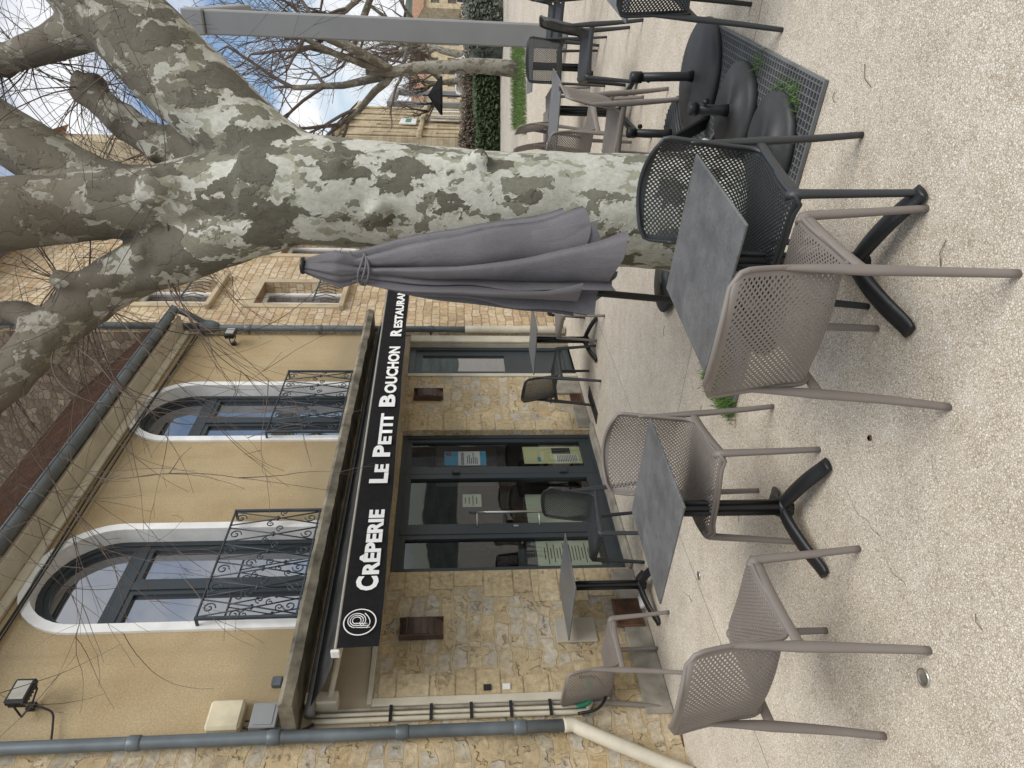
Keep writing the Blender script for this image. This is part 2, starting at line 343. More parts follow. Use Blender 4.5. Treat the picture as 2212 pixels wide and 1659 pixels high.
# ---------------------------------------------------------------- facade frame
TH=58*math.pi/180; P0=Vector((-1.73,6.57,0))
ex=Vector((math.cos(TH),math.sin(TH),0)); ey=Vector((-math.sin(TH),math.cos(TH),0))
def F(s,y,z=0): return P0+ex*s+ey*y+Vector((0,0,z))
def rect(a,b,c,d): return [(a,c),(b,c),(b,d),(a,d)]
def arch(a,b,z0,zs,n=20):
    c=(a+b)/2; r=(b-a)/2; pts=[(a,z0),(b,z0)]
    for i in range(n+1):
        g=math.pi*i/n; pts.append((c+r*math.cos(g),zs+r*math.sin(g)))
    return pts
house=root("restaurant_house",P0,TH,"two storey ochre rendered house with stone ground floor","building")
WINS=[(-.60,.68,2.90,4.80),(2.02,3.28,2.90,4.88)]
b=.085
wl=MB()
holes=[arch(a+b,c-b,z0,zs) for a,c,z0,zs in WINS]
wl.wall(rect(-1.62,4.62,2.80,5.75),holes,0,0)
for h in holes: wl.reveal(h,0,.24,1)
wl.add([(-1.62,0,2.8),(-1.62,7,2.8),(-1.62,7,5.75),(-1.62,0,5.75)],[(0,1,2,3)],0)
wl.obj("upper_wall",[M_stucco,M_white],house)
gw=MB()
D1=rect(0,2.22,0,2.27); D2=rect(3.52,4.36,0,2.29)
gw.wall(rect(-1.62,4.62,0,2.30),[rect(0,2.22,.003,2.27),rect(3.52,4.36,.003,2.29)],0,0)
gw.reveal(D1,0,.16,0); gw.reveal(D2,0,.16,1)
gw.wall(rect(-1.62,4.62,2.30,2.80),[],-.004,2)
gw.obj("ground_floor_wall",[M_stone,M_cream,M_plaster],house)
random.seed(5)
for side in (0,1,2):
    qs=MB(); z=.24
    while z<2.20:
        h=R(.16,.28); h=min(h,2.27-z); wq=R(.16,.40) if side<2 else R(.14,.28)
        x0,x1=((-wq,-.004),(2.224,2.22+wq),(-1.28,-1.28+wq))[side]
        qs.bbox(x0,x1,-.007,.0,z,z+h-.008,.006,0); z+=h
    qs.obj("quoin_stones",M_quoin,house)
random.seed(8)
pl=MB()
pl.bbox(-1.5,-.03,-.022,0,0,.22,.01,0); pl.bbox(2.26,2.99,-.022,0,0,.18,.01,0); pl.bbox(3.0,3.43,-.035,0,0,.34,.01,0)
pl.bbox(-.02,2.24,-.10,.16,0,.035,.008,0)
pl.obj("plinth",[M_concl],house)
cp=MB(); cp.bbox(4.37,4.55,-.04,0,0,2.29,.01,0); cp.bbox(3.44,3.515,-.02,0,0,2.29,.01,0); cp.obj("door_surround",M_cream,house)
lg=MB()
n=60
vs=[];fs=[]
for i in range(n+1):
    s=-1.58+6.2*i/n; d=-.40+.014*noise.noise(Vector((s*3,0,0))); zb=2.80+.012*noise.noise(Vector((s*5,5,0)))
    vs+=[(s,0,2.905),(s,d,2.90+.006*noise.noise(Vector((s*7,2,2)))),(s,d-.02,2.87),(s,d+.01*noise.noise(Vector((s*9,7,2))),zb),(s,0,zb-.0)]
for i in range(n):
    for k in range(4): fs.append((i*5+k,i*5+k+1,i*5+5+k+1,i*5+5+k))
fs.append((0,1,2,3,4)); fs.append(tuple(n*5+k for k in (4,3,2,1,0)))
lg.add(vs,fs); lg.obj("balcony_ledge",M_conc,house)
def inset(a,c,z0,zs,t): return arch(a+t,c-t,z0+t,zs)
for a,c,z0,zs in WINS:
    sr=MB(); o1=arch(a,c,z0,zs); i1=arch(a+b,c-b,z0,zs)
    sr.ring(o1,i1,-.028,-.001)
    W=root("window",(0,0,0),0,"",""); W.parent=house
    sr.obj("window_surround",M_white,W)
    fr=MB(); A,C=a+b,c-b; t=.055
    fr.ring(arch(A,C,z0,zs),inset(A,C,z0,zs,t),.14,.23)
    fr.bbox(A+t,C-t,.145,.225,zs-.22,zs-.12,.006); m=(A+C)/2; fr.bbox(m-.045,m+.045,.135,.22,z0+t,zs-.22,.006)
    for q0,q1 in ((A+t,m-.045),(m+.045,C-t)):
        fr.ring(rect(q0,q1,z0+t,zs-.22),rect(q0+.045,q1-.045,z0+t+.05,zs-.265),.155,.215)
    cc=(A+C)/2; rr=(C-A)/2-t
    o2=[(A+t,zs-.12),(C-t,zs-.12)]+[(cc+rr*math.cos(math.pi*i/20),zs+rr*math.sin(math.pi*i/20)) for i in range(21)]
    i2=[(A+t+.045,zs-.075),(C-t-.045,zs-.075)]+[(cc+(rr-.045)*math.cos(math.pi*i/20),zs+(rr-.045)*math.sin(math.pi*i/20)) for i in range(21)]
    fr.ring(o2,i2,.155,.215)
    fr.obj("window_frame",M_frame,W)
    gl=MB(); gl.poly(arch(A,C,z0,zs),.19); gl.obj("window_pane",M_glassup,W)
def spiral(cx,cz,r,a0,turns,dirn=1,n=22):
    return [(cx+r*(1-.8*i/n)*math.cos(a0+dirn*turns*2*math.pi*i/n),-.11,cz+r*(1-.8*i/n)*math.sin(a0+dirn*turns*2*math.pi*i/n)) for i in range(n+1)]
for (s0,s1) in ((-.56,.74),(2.06,3.40)):
    rl=MB(); z0,z1=2.955,3.80; y=-.11
    for z in (z0,z0+.035,z1): rl.box(s0,s1,y-.012,y+.012,z-.006,z+.006)
    for s in (s0,s1): 
        rl.box(s-.012,s+.012,y-.012,y+.012,z0-.05,z1+.01); rl.box(s-.01,s+.01,y,0,z1-.01,z1+.01); rl.box(s-.01,s+.01,y,0,z0-.01,z0+.01)
    nc=6; wd=(s1-s0)/nc
    for i in range(nc):
        x=s0+i*wd
        rl.tube([(x+wd*.08,y,z0),(x+wd*.5,y-.008,(z0+z1)/2),(x+wd*.92,y,z1)],.007,5); rl.tube([(x+wd*.92,y,z0),(x+wd*.5,y+.008,(z0+z1)/2),(x+wd*.08,y,z1)],.007,5)
        rl.tube([(x+wd/2-.02,y,(z0+z1)/2),(x+wd/2+.02,y,(z0+z1)/2)],.014,6)
        for zz,d in ((z1-.075,-1),(z0+.11,1)):
            rl.tube(spiral(x+wd*.5,zz,.055,math.pi/2*d,1.3,1),.0065,5)
        rl.tube(spiral(x+wd*.14,(z0+z1)/2+.05,.04,0,1.2,1),.006,5); rl.tube(spiral(x+wd*.86,(z0+z1)/2-.05,.04,math.pi,1.2,-1),.006,5)
    rl.obj("balcony_railing",M_iron,house)
rf=MB(); e_y,e_z=-.34,5.58; sl_=math.atan(1.19); ln=2.15; nr=26
for i in range(nr):
    l0=ln*i/nr; l1=ln*(i+1)/nr+.02
    def pt_(l,o): return (e_y+l*math.cos(sl_)-o*math.sin(sl_), e_z+l*math.sin(sl_)+o*math.cos(sl_))
    (ya,za),(yb,zb),(yc,zc)=pt_(l0,.035),pt_(l1,.012),pt_(l0,0)
    rf.add([(-1.75,ya,za),(4.62,ya,za),(4.62,yb,zb),(-1.75,yb,zb),(-1.75,yc,zc),(4.62,yc,zc)],[(0,1,2,3),(4,5,1,0)])
yt,zt=pt_(ln,0); rf.add([(-1.75,yt,zt),(4.62,yt,zt),(4.62,4.5,zt+1.0),(-1.75,4.5,zt+1.0)],[(0,1,2,3)])
rf.obj("roof",M_tile,house)
sf=MB(); sf.bbox(-1.75,4.6,-.30,0,5.49,5.53,.006,0); sf.bbox(-1.75,4.6,-.07,-.002,5.40,5.49,.02,0); sf.obj("soffit",M_cream,house)
gt=MB()
vs=[];seg=10; gy,gz=-.39,5.57
for s in (-1.75,4.6):
    for k in range(seg+1):
        a=math.pi*k/seg; vs.append((s,gy-.072*math.cos(a),gz-.072*math.sin(a)))
gt.add(vs,[(k,k+1,seg+2+k,seg+1+k) for k in range(seg)],0,True)
gt.tube([(-1.75,gy-.072,gz),(4.6,gy-.072,gz)],.010,8)
for i in range(9):
    s=-1.6+i*.75; gt.tube([(s,gy-.076*math.cos(math.pi*k/8),gz-.076*math.sin(math.pi*k/8)) for k in range(9)],.008,5)
gt.obj("gutter",M_zinc,house)
def cab(pts,r): 
    gx=MB(); gx.tube(cr(pts,4),r,6); gx.obj("cable",M_black,house)
cab([(-1.7,-.05,5.33),(0,-.05,5.31),(1.5,-.05,5.34),(3,-.05,5.31),(4.5,-.05,5.30)],.011)
cab([(-1.7,-.05,5.29),(1.5,-.05,5.28),(3,-.05,5.30),(4.5,-.05,5.26)],.008)
def pipe_obj(name,pts,r,mat,joints=(),par=house):
    p=MB(); p.tube(cr(pts,4),r,14)
    for (x,y,z) in joints:
        p.tube([(x,y,z-.05),(x,y,z-.035),(x,y,z+.035),(x,y,z+.05)],[r,r*1.18,r*1.18,r],14)
        p.box(x-.012,x+.012,y,0,z-.012,z+.012)
    return p.obj(name,mat,par)
js=[(-1.62,-.10,z) for z in (4.9,3.9,2.95,2.05,1.2)]
pipe_obj("downpipe",[(-1.66,-.38,5.5),(-1.64,-.30,5.33),(-1.62,-.12,5.1),(-1.62,-.10,4.9),(-1.62,-.10,3),(-1.62,-.10,.85)],.045,M_zinc,js)
pipe_obj("downpipe_foot",[(-1.62,-.10,.88),(-1.62,-.10,.80),(-1.68,-.10,.70),(-1.98,-.10,.12),(-2.02,-.10,.02)],.05,M_cream)
js=[(4.62,-.10,z) for z in (4.6,3.6,2.6,2.0)]
pipe_obj("downpipe",[(4.60,-.38,5.5),(4.6,-.3,5.35),(4.62,-.12,5.1),(4.62,-.10,4.9),(4.62,-.10,3),(4.62,-.10,1.45)],.045,M_zinc,js)
pipe_obj("downpipe_foot",[(4.62,-.10,1.5),(4.62,-.10,.8),(4.62,-.10,.02)],.055,M_cream)
hp=MB(); hp.disc_stack(4.62,-.12,[(.05,5.0),(.09,5.08),(.10,5.2),(.11,5.22),(.11,5.24)],16); hp.obj("pipe_hopper",M_zinc,house)
for sx,r in ((-1.47,.018),(-1.425,.014),(-1.385,.012)):
    pipe_obj("conduit",[(sx-.0,-.03,2.72),(sx,-.03,1.5),(sx,-.03,.75),(sx+.03,-.03,.66),(sx+.10,-.03,.62)],r,M_cream if r>.013 else M_concl)
ct=MB(); ct.bbox(-1.36,-1.29,-.03,-.005,.55,2.3,.006); ct.obj("cable_trunking",M_cream,house)
ct=MB(); ct.bbox(-1.34,-.7,-.03,-.006,2.3,2.34,.004); ct.obj("cable_trunking",M_cream,house)
gp=MB(); gp.tube(cr([(-1.44,-.05,.75),(-1.42,-.07,.66),(-1.33,-.07,.62),(-1.22,-.07,.64)],5),.02,8); gp.obj("green_conduit_elbow",P("green_plastic",(.02,.22,.12),.5),house)
cab([(-1.50,-.05,.75),(-1.49,-.09,.60),(-1.38,-.10,.52),(-1.22,-.08,.56),(-1.2,-.06,.7)],.012)
cab([(-1.5,-.04,3.2),(-1.52,-.05,2.95),(-1.55,-.05,2.8),(-1.5,-.05,2.7)],.012)
cab([(-1.45,-.04,3.2),(-1.42,-.06,3.0),(-1.46,-.05,2.9)],.008)
cab([(-1.25,-.03,4.75),(-1.32,-.05,4.6),(-1.42,-.04,4.55),(-1.55,-.05,4.5)],.008)
for zz in (.95,1.25,1.55,1.85,2.15):
    cp=MB(); cp.box(-1.50,-1.37,-.055,-.045,zz-.012,zz+.012); cp.obj("pipe_clip",M_black,house)
for zz in (1.42,1.27):
    cp=MB(); cp.bbox(-1.25,-1.20,-.022,-.0075,zz-.03,zz+.03,.002); cp.obj("wall_tag",M_black if zz>1.3 else M_whP,house)
bx=MB(); bx.bbox(-1.53,-1.29,-.09,-.001,3.22,3.47,.02); bx.obj("meter_box",P("cream_plastic",(.56,.50,.35),.5),house)
bx=MB(); bx.bbox(-1.52,-1.32,-.07,-.001,2.97,3.16,.006); bx.box(-1.5,-1.34,-.075,-.07,3.0,3.13); bx.obj("junction_box",M_post,house)
bx=MB(); bx.bbox(-1.16,-1.08,-.05,-.001,3.0,3.08,.008); bx.obj("junction_box",M_zinc,house)
def flood(s,z):
    r=root("floodlight",tuple(F(s,-.02,z)),TH,"small black floodlight bracketed to the ochre wall","light","floodlights on the house")
    m=MB(); m.bbox(-.10,.10,-.20,-.15,-.075,.075,.012,0)
    for i in range(7): m.box(-.09+i*.028,-.082+i*.028,-.15,-.125,-.06,.06)
    m.tube([(-.11,-.16,0),(-.115,-.05,-.02),(0,-.01,-.02),(.115,-.05,-.02),(.11,-.16,0)],.008,6); m.bbox(-.03,.03,-.02,.019,-.05,.01,.004)
    m.obj("housing",M_black,r)
    m=MB(); m.box(-.075,.075,-.203,-.2005,-.052,.052); m.obj("lens",P("lamp_lens",(.35,.33,.28),.2),r)
flood(-1.25,4.80); flood(4.30,4.75)
def walllamp(s,z):
    r=root("wall_lamp",tuple(F(s,-.013,z)),TH,"brown metal wall lamp fixed on the stone wall","lamp","wall lamps on the stone ground floor")
    m=MB(); K=14
    prof=[(0,-.18)]+[(-.015-.06*math.sin(math.pi*i/K)**.6,-.18+.36*i/K) for i in range(K+1)]+[(0,.18)]
    n=len(prof); vs=[(-.085,y,z_) for y,z_ in prof]+[(.085,y,z_) for y,z_ in prof]
    m.add(vs,[(i,(i+1)%n,n+(i+1)%n,n+i) for i in range(n)]+[tuple(range(n)),tuple(range(2*n-1,n-1,-1))],0,False)
    for x in (-.093,.085): m.bbox(x,x+.008,-.068,0,-.185,.185,.003)
    for zz in (-.12,-.06,0,.06,.12): m.bbox(-.083,.083,-.082,-.070,zz-.005,zz+.005,.002)
    m.obj("lamp_shade",M_brown,r)
    m=MB(); m.bbox(-.06,.06,0,.012,-.12,.12,.003); m.obj("wall_plate",M_brown,r)
walllamp(-.67,1.95); walllamp(2.95,1.99)
def vent(s0,s1,z0,z1,y):
    m=MB(); m.ring(rect(s0,s1,z0,z1),rect(s0+.015,s1-.015,z0+.015,z1-.015),y-.012,y)
    k=int((z1-z0)/.022)
    for i in range(k): m.box(s0+.01,s1-.01,y-.008,y-.002,z0+.02+i*.022,z0+.03+i*.022)
    for i in range(int((s1-s0)/.022)): m.box(s0+.012+i*.022,s0+.018+i*.022,y-.007,y-.003,z0+.01,z1-.01)
    m.poly(rect(s0,s1,z0,z1),y-.001); return m.obj("air_vent",M_rust,house)
vent(-.70,-.40,.04,.28,-.023); vent(2.78,2.98,.03,.18,-.023)
m=MB(); m.bbox(-.83,-.58,-.02,-.001,.47,.82,.006); m.box(-.72,-.70,-.025,-.02,.70,.74); m.box(-.68,-.67,-.025,-.02,.70,.73); m.obj("utility_hatch",P("beige_hatch_paint",(.40,.36,.29),.7,ns=4,na=.15),house)
m=MB(); m.tube([(2.81,0,.44),(2.81,-.07,.44),(2.81,-.10,.43),(2.81,-.11,.39)],.01,8); m.tube([(2.77,-.07,.48),(2.85,-.07,.48)],.006,6); m.tube([(2.81,-.07,.44),(2.81,-.07,.48)],.006,6); m.obj("garden_tap",M_brown,house)
def pane_frame(m,s0,s1,z0,z1,y0,y1,t=.06,tb=.12):
    m.ring(rect(s0,s1,z0,z1),rect(s0+t,s1-t,z0+tb,z1-t),y0,y1)
dr=root("glazed_door",(0,0,0),0,"",""); dr.parent=house
m=MB(); m.ring(rect(.003,2.217,.036,2.267),rect(.06,2.16,.06,2.215),.07,.15)
for s in (.60,1.54): m.bbox(s-.035,s+.035,.075,.15,.06,2.215,.004)
pane_frame(m,.06,.565,.06,2.215,.085,.14); pane_frame(m,.635,1.505,.06,2.215,.08,.14,.075,.13); pane_frame(m,1.575,2.16,.06,2.215,.085,.14)
for z in (.4,1.6): m.bbox(1.50,1.56,.05,.08,z,z+.09,.006)
m.obj("door_frame",M_frame,dr)
m=MB(); m.poly(rect(.1,.53,.15,2.17),.11); m.poly(rect(.69,1.45,.16,2.15),.11); m.poly(rect(1.62,2.12,.15,2.17),.11); m.obj("door_pane",M_glass,dr)
m=MB()
m.tube([(.80,.01,.72),(.80,.01,1.52)],.013,10)
for z in (.80,1.44): m.tube([(.80,.01,z),(.76,.03,z),(.67,.08,z)],.009,8)
m.bbox(.655,.675,.07,.08,1.02,1.07,.002); m.obj("handle",M_steel,dr)
sdoor=MB(); sdoor.ring(rect(3.523,4.357,.004,2.287),rect(3.60,4.28,.1,2.2),.06,.15); sdoor.ring(rect(3.60,4.28,.1,2.2),rect(3.72,4.16,.95,2.1),.08,.13); sdoor.box(3.72,4.16,.09,.12,.1,.95); sdoor.obj("side_door",M_frame,house)
m=MB(); m.poly(rect(3.7,4.18,.93,2.12),.105); m.obj("side_door_pane",M_glassup,house)
def notice(name,s0,s1,z0,z1,y,base,lines,extra=None):
    m=MB(); m.box(s0,s1,y,y+.004,z0,z1,0)
    h=z1-z0
    for i in range(lines):
        zz=z1-h*(.12+.8*i/max(1,lines)); l=R(.35,.85)*(s1-s0); c=(s0+s1)/2
        m.box(c-l/2,c+l/2,y-.0015,y,zz-h*.25/max(lines,1),zz,1)
    if extra: extra(m,y)
    return m.obj(name,[base,M_ink,M_bluP,M_red,M_whP],dr)
notice("menu_board",.16,.50,.24,.86,.135,M_greenP,16)
notice("menu_board",.14,.42,.88,1.05,.15,M_ink,1)
notice("notice_card",1.02,1.22,1.38,1.58,.13,M_greenP,4)
notice("notice_card",.85,1.40,.16,.88,.30,M_greenP,0)
notice("window_poster",1.74,2.06,.18,.86,.13,M_yelP,0,lambda m,y:[m.box(1.76,1.90,y-.002,y,.22,.50,4),m.box(1.92,2.03,y-.002,y,.30,.52,1),m.box(1.78,1.86,y-.003,y,.66,.70,2)]+[m.box(1.77,1.89,y-.004,y-.002,.24+i*.02,.247+i*.02,1) for i in range(12)])
notice("window_poster",1.72,1.98,1.30,1.78,.13,M_whP,0,lambda m,y:[m.box(1.72,1.98,y-.002,y,1.62,1.78,2),m.box(1.72,1.98,y-.002,y,1.30,1.37,2),m.box(1.90,1.96,y-.004,y-.002,1.70,1.76,3)]+[m.box(1.75,1.75+R(.1,.2),y-.002,y,1.40+i*.022,1.409+i*.022,1) for i in range(6)])
m=MB(); m.add([(-.5,.17,0),(4.45,.17,0),(4.45,4,0),(-.5,4,0),(-.5,.17,2.6),(4.45,.17,2.6),(4.45,4,2.6),(-.5,4,2.6)],[(0,1,2,3),(4,5,6,7),(3,2,6,7),(0,3,7,4),(1,2,6,5)])
m.bbox(.2,1.2,2.2,2.7,0,1.05,.02,1); m.bbox(1.5,2.1,1.2,1.8,.70,.74,.01,2); m.bbox(1.7,1.8,1.45,1.55,0,.7,.01,1); m.bbox(.55,1.25,.7,1.2,.72,.75,.01,2)
m.bbox(2.3,3.3,3.8,3.95,1.2,1.9,.02,2); m.bbox(3.2,3.5,.9,3,0,1.9,.02,1); m.bbox(1.2,2.0,3.9,3.98,.9,2.1,.02,2); m.bbox(1.9,3.1,1.6,1.7,0,1.25,.02,1); m.bbox(2.6,3.0,.8,1.2,1.1,1.9,.02,2)  # white panels added inside to stand in for bright reflections in the door glass
for sx,yy in ((.9,.9),(1.9,.9),(.5,1.4),(1.5,1.9)): m.bbox(sx,sx+.35,yy,yy+.35,.42,.47,.01,1); m.bbox(sx,sx+.35,yy+.33,yy+.36,.47,.92,.01,1); m.box(sx,sx+.03,yy,yy+.03,0,.42,1); m.box(sx+.32,sx+.35,yy,yy+.03,0,.42,1)
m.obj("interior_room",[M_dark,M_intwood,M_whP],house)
# awning
aw=root("awning",tuple(F(0,0,0)),TH,"black retractable awning with white lettering below the ledge","awning")
S0,S1=-1.46,4.55
def zt_(s): return 2.485+.015*(s-S0)
ft=MB(); n=30; vs=[];fs=[]
for i in range(n+1):
    s=S0+.03+(S1-S0-.06)*i/n
    for k in range(5):
        t=k/4; vs.append((s,-.13-.67*t,2.74+(zt_(s)-2.74)*t-.03*math.sin(math.pi*t)))
for i in range(n):
    for k in range(4): fs.append((i*5+k,i*5+k+1,i*5+6+k,i*5+5+k))
ft.add(vs,fs,0,True); ft.obj("canopy",M_awng,aw)
va=MB(); vs=[];fs=[]; n=120
for i in range(n+1):
    s=S0+.02+(S1-S0-.04)*i/n; wv=.006*math.sin(s*9)+.004*math.sin(s*23)
    for k in range(4):
        t=k/3; vs.append((s,-.815+wv*t,zt_(s)-.006-(.288+.004*math.sin(s*5))*t))
for i in range(n):
    for k in range(3): fs.append((i*4+k,i*4+k+1,i*4+5+k,i*4+4+k))
va.add(vs,fs,0,True); va.obj("valance",M_awn,aw)
br=MB(); br.tube([(S0,-.80,zt_(S0)+.004),(S1,-.80,zt_(S1)+.004)],(.012),10); br.obj("front_bar",P("cream_bar_paint",(.30,.285,.24),.5),aw)
br=MB(); br.tube([(S0-.02,-.12,2.73),(S1+.05,-.12,2.73)],.04,12); br.obj("roller_tube",M_bar,aw)
br=MB(); br.bbox(S0-.025,S0-.001,-.835,-.765,zt_(S0)-.03,zt_(S0)+.03,.006); br.obj("end_cap",M_white,aw)
for s in (S0+.12,S1-.4):
    ar=MB(); ar.tube([(s,-.12,2.60),(s+.35,-.42,2.53),(s+.05,-.77,2.48)],[.022,.03,.02],8); ar.bbox(s-.05,s+.05,-.14,0,2.54,2.78,.01); ar.tube([(s+.35,-.42,2.50),(s+.35,-.42,2.56)],.035,10)
    ar.obj("folding_arm",M_cream,aw)
def text(body,s,z,size,width,par,y,mat,bold=.011,name="lettering"):
    c=bpy.data.curves.new("t","FONT"); c.body=body; c.size=size; c.offset=bold*size/.15*.6; c.resolution_u=3
    o=link(bpy.data.objects.new("t",c)); bpy.context.view_layer.update()
    me=bpy.data.meshes.new_from_object(o.evaluated_get(bpy.context.evaluated_depsgraph_get())); bpy.data.objects.remove(o)
    xs=[v.co.x for v in me.vertices]; x0,x1=min(xs),max(xs); k=(width/(x1-x0)) if width else 1
    for v in me.vertices:
        x=(v.co.x-x0)*k; zz=v.co.y; v.co=(x,0,zz)
    me.materials.clear(); me.materials.append(mat)
    o=link(bpy.data.objects.new(name,me)); o.parent=par; o.location=(s,y,z); return o
for (big,rest,s,w_,sz) in [("C","RÊPERIE",-.95,.885,.165),("L","E",.28,.27,.165),("P","ETIT",.66,.72,.165),("B","OUCHON",1.50,1.28,.165),("R","ESTAURANT",3.04,1.50,.135)]:
    z=zt_(s)-.235; cw=w_/(len(rest)+1.45)*1.35
    text(big,s,z,sz*1.28,cw,aw,-.828,M_letter); bq=text(rest,s+cw+w_*.02,z,sz,w_-cw-w_*.02,aw,-.828,M_letter); bq.rotation_euler=(0,-.015,0)
lgm=MB()
def circ(cx,cz,r0,r1,y): 
    n=40; lgm.ring([(cx+r1*math.cos(2*math.pi*i/n),cz+r1*math.sin(2*math.pi*i/n)) for i in range(n)],[(cx+r0*math.cos(2*math.pi*i/n),cz+r0*math.sin(2*math.pi*i/n)) for i in range(n)],y-.002,y)
cx,cz=-1.235,2.345; circ(cx,cz,.108,.116,-.826)
for k,rr in enumerate((.062,.046,.030)):
    # swirling P: stem curling into a rounded bowl
    pts=[(cx-.048+k*.017,-.828,cz-.078+k*.012),(cx-.050+k*.017,-.828,cz-.02),(cx-.046+k*.017,-.828,cz+.03)]
    pts+=[(cx+.012+rr*math.cos(a),-.828,cz+.022+rr*math.sin(a)) for a in [math.pi*(.95-1.75*i/18) for i in range(19)]]
    lgm.tube(cr(pts,2),.0034,5)
lgm.tube(cr([(cx-.055,-.828,cz-.052),(cx-.01,-.828,cz-.072),(cx+.035,-.828,cz-.060),(cx+.075,-.828,cz-.030)],5),.0036,5)
lgm.obj("emblem",M_letter,aw)
text("GOURDON",1.73,1.555,.05,.22,dr,.127,M_ink,.004,"poster_text")

# ---------------------------------------------------------------- neighbours
nb=root("stone_neighbour_house",P0,TH,"tall honey coloured rubble stone house with white window frames","building")
wh=[rect(5.55,6.35,3.45,4.75),rect(5.55,6.35,5.45,6.65),rect(7.6,8.4,3.45,4.75),rect(7.6,8.4,5.45,6.65),rect(6.6,7.6,.02,2.4),rect(9.4,10.1,3.45,4.75),rect(9.4,10.1,5.45,6.65)]
m=MB(); m.wall(rect(4.62,11.6,0,9.3),wh,-.03,0)
for h in wh: m.reveal(h,-.03,.25,0)
m.add([(4.62,-.03,5.5),(4.62,6,5.5),(4.62,6,11.5),(4.62,2.5,12.5),(4.62,-.03,9.3)],[(0,1,2,3,4)],1)
m.add([(11.6,-.03,0),(11.6,6,0),(11.6,6,9.3),(11.6,-.03,9.3)],[(0,1,2,3)],0)
m.obj("wall",[M_stone2,M_lichen],nb)
M_lime=P("dressed_limestone",(.44,.36,.24),.9,ns=4,na=.2,bs=20)
for i,h in enumerate(wh):
    (a,z0),(c,_),(_,z1)=h[0],h[1],h[2]; x=(a+c)/2
    W=root("window" if i!=4 else "door",(0,0,0),0,"",""); W.parent=nb
    m=MB(); m.ring(rect(a-.13,c+.13,z0-.019,z1+.16),rect(a,c,z0,z1),-.05,-.031); m.obj("surround",M_lime,W)
    if i!=4: m=MB(); m.bbox(a-.2,c+.2,-.12,-.03,z0-.10,z0-.02,.01); m.obj("sill",M_lime,W)
    m=MB(); m.ring(rect(a,c,z0,z1),rect(a+.06,c-.06,z0+.06,z1-.06),.15,.2,0); m.box(x-.04,x+.04,.15,.2,z0+.06,z1-.06,0); m.obj("frame",M_white if i!=4 else M_frame,W)
    m=MB(); m.poly(rect(a+.02,c-.02,z0+.02,z1-.02),.18); m.obj("pane",M_glassup,W)
m=MB(); m.add([(4.4,-.5,9.2),(11.9,-.5,9.2),(11.9,3,12.6),(4.4,3,12.6)],[(0,1,2,3)]); m.obj("roof",M_tile,nb)
m=MB(); m.tube([(4.66,-.1,5.2),(4.66,-.12,9.2)],.05,12); m.obj("downpipe",M_zinc,nb)
for (s,z) in ((5.95,3.5),(5.95,5.5)):
    m=MB(); 
    m.box(s-.45,s+.45,-.14,-.12,z+.32,z+.34)
    for i in range(9): m.tube([(s-.44+i*.11,-.13,z),(s-.44+i*.11+.03,-.16,z+.15),(s-.44+i*.11,-.13,z+.33)],.007,5)
    m.obj("window_guard",M_iron,nb)
nl=root("stone_neighbour_house",P0,TH,"plain rubble stone wall house beyond the grey downpipe","building")
m=MB(); m.wall(rect(-8,-1.62,0,8),[],-.02,0); m.add([(-1.62,-.02,5.7),(-1.62,5,5.7),(-1.62,5,8),(-1.62,-.02,8)],[(0,1,2,3)],0); m.obj("wall",M_stone,nl)
m=MB(); m.add([(-8.2,-.5,7.9),(-1.5,-.5,7.9),(-1.5,3,10.5),(-8.2,3,10.5)],[(0,1,2,3)]); m.obj("roof",M_tile,nl)

# far building
fb=root("corner_shop_building",(12.4,36,0),math.radians(90-28),"honey stone corner building with slate roof and shop sign","building")
fh=[rect(1+i*2.6,2+i*2.6,z,z+1.9) for i in range(4) for z in (.6,3.9)]
m=MB(); m.wall(rect(0,11.5,0,7.6),fh,0,0); [m.reveal(h,0,.25,0) for h in fh]; m.add([(0,0,0),(0,9,0),(0,9,7.6),(0,0,7.6)],[(0,1,2,3)],0)
for i in range(5): m.bbox(.35+i*2.6,.75+i*2.6,-.12,0,0,7.3,.04,0)
m.bbox(-.1,11.6,-.25,0,3.2,3.45,.05,0); m.bbox(-.1,11.6,-.35,0,7.3,7.6,.08,0); m.obj("wall",M_stonefar,fb)
for h in fh:
    (a,z0),(c,_),(_,z1)=h[0],h[1],h[2]; m=MB(); m.ring(rect(a,c,z0,z1),rect(a+.08,c-.08,z0+.08,z1-.08),.15,.2,0); m.box((a+c)/2-.04,(a+c)/2+.04,.15,.2,z0,z1,0); m.poly(rect(a,c,z0,z1),.18,1); m.obj("window",[M_white,M_glassup],fb)
m=MB(); m.add([(-.3,-.4,7.6),(11.8,-.4,7.6),(10.5,4.5,10.4),(1,4.5,10.4)],[(0,1,2,3)]); m.add([(-.3,-.4,7.6),(1,4.5,10.4),(-.3,9,7.6)],[(0,1,2)]); m.obj("roof",M_slate,fb)
m=MB(); m.bbox(3,4.8,-.3,-.2,3.6,4.5,.03,0); m.box(3.2,4.6,-.31,-.301,3.9,4.2,1); m.obj("shop_sign",[M_white,P("sign_green",(.08,.25,.18),.6)],fb)
for i in range(3):
    m=MB(); m.bbox(5.2+i*1.9,5.5+i*1.9,-.2,-.13,.4,2.9,.02); m.obj("banner",M_white,fb)
for i in (3,7):
    m=MB(); m.bbox(i,i+1.4,1.4,2.8,8.5,10.0,.05,0); m.poly(rect(i+.25,i+1.15,8.8,9.8),1.39,1); m.obj("dormer",[M_slate,M_dark],fb)
th=root("hillside_house",(17.0,52,0),math.radians(62),"tall ochre hillside house with an orange tile roof","building")
hh=[rect(1,1.8,24,26),rect(1,1.8,19,21)]
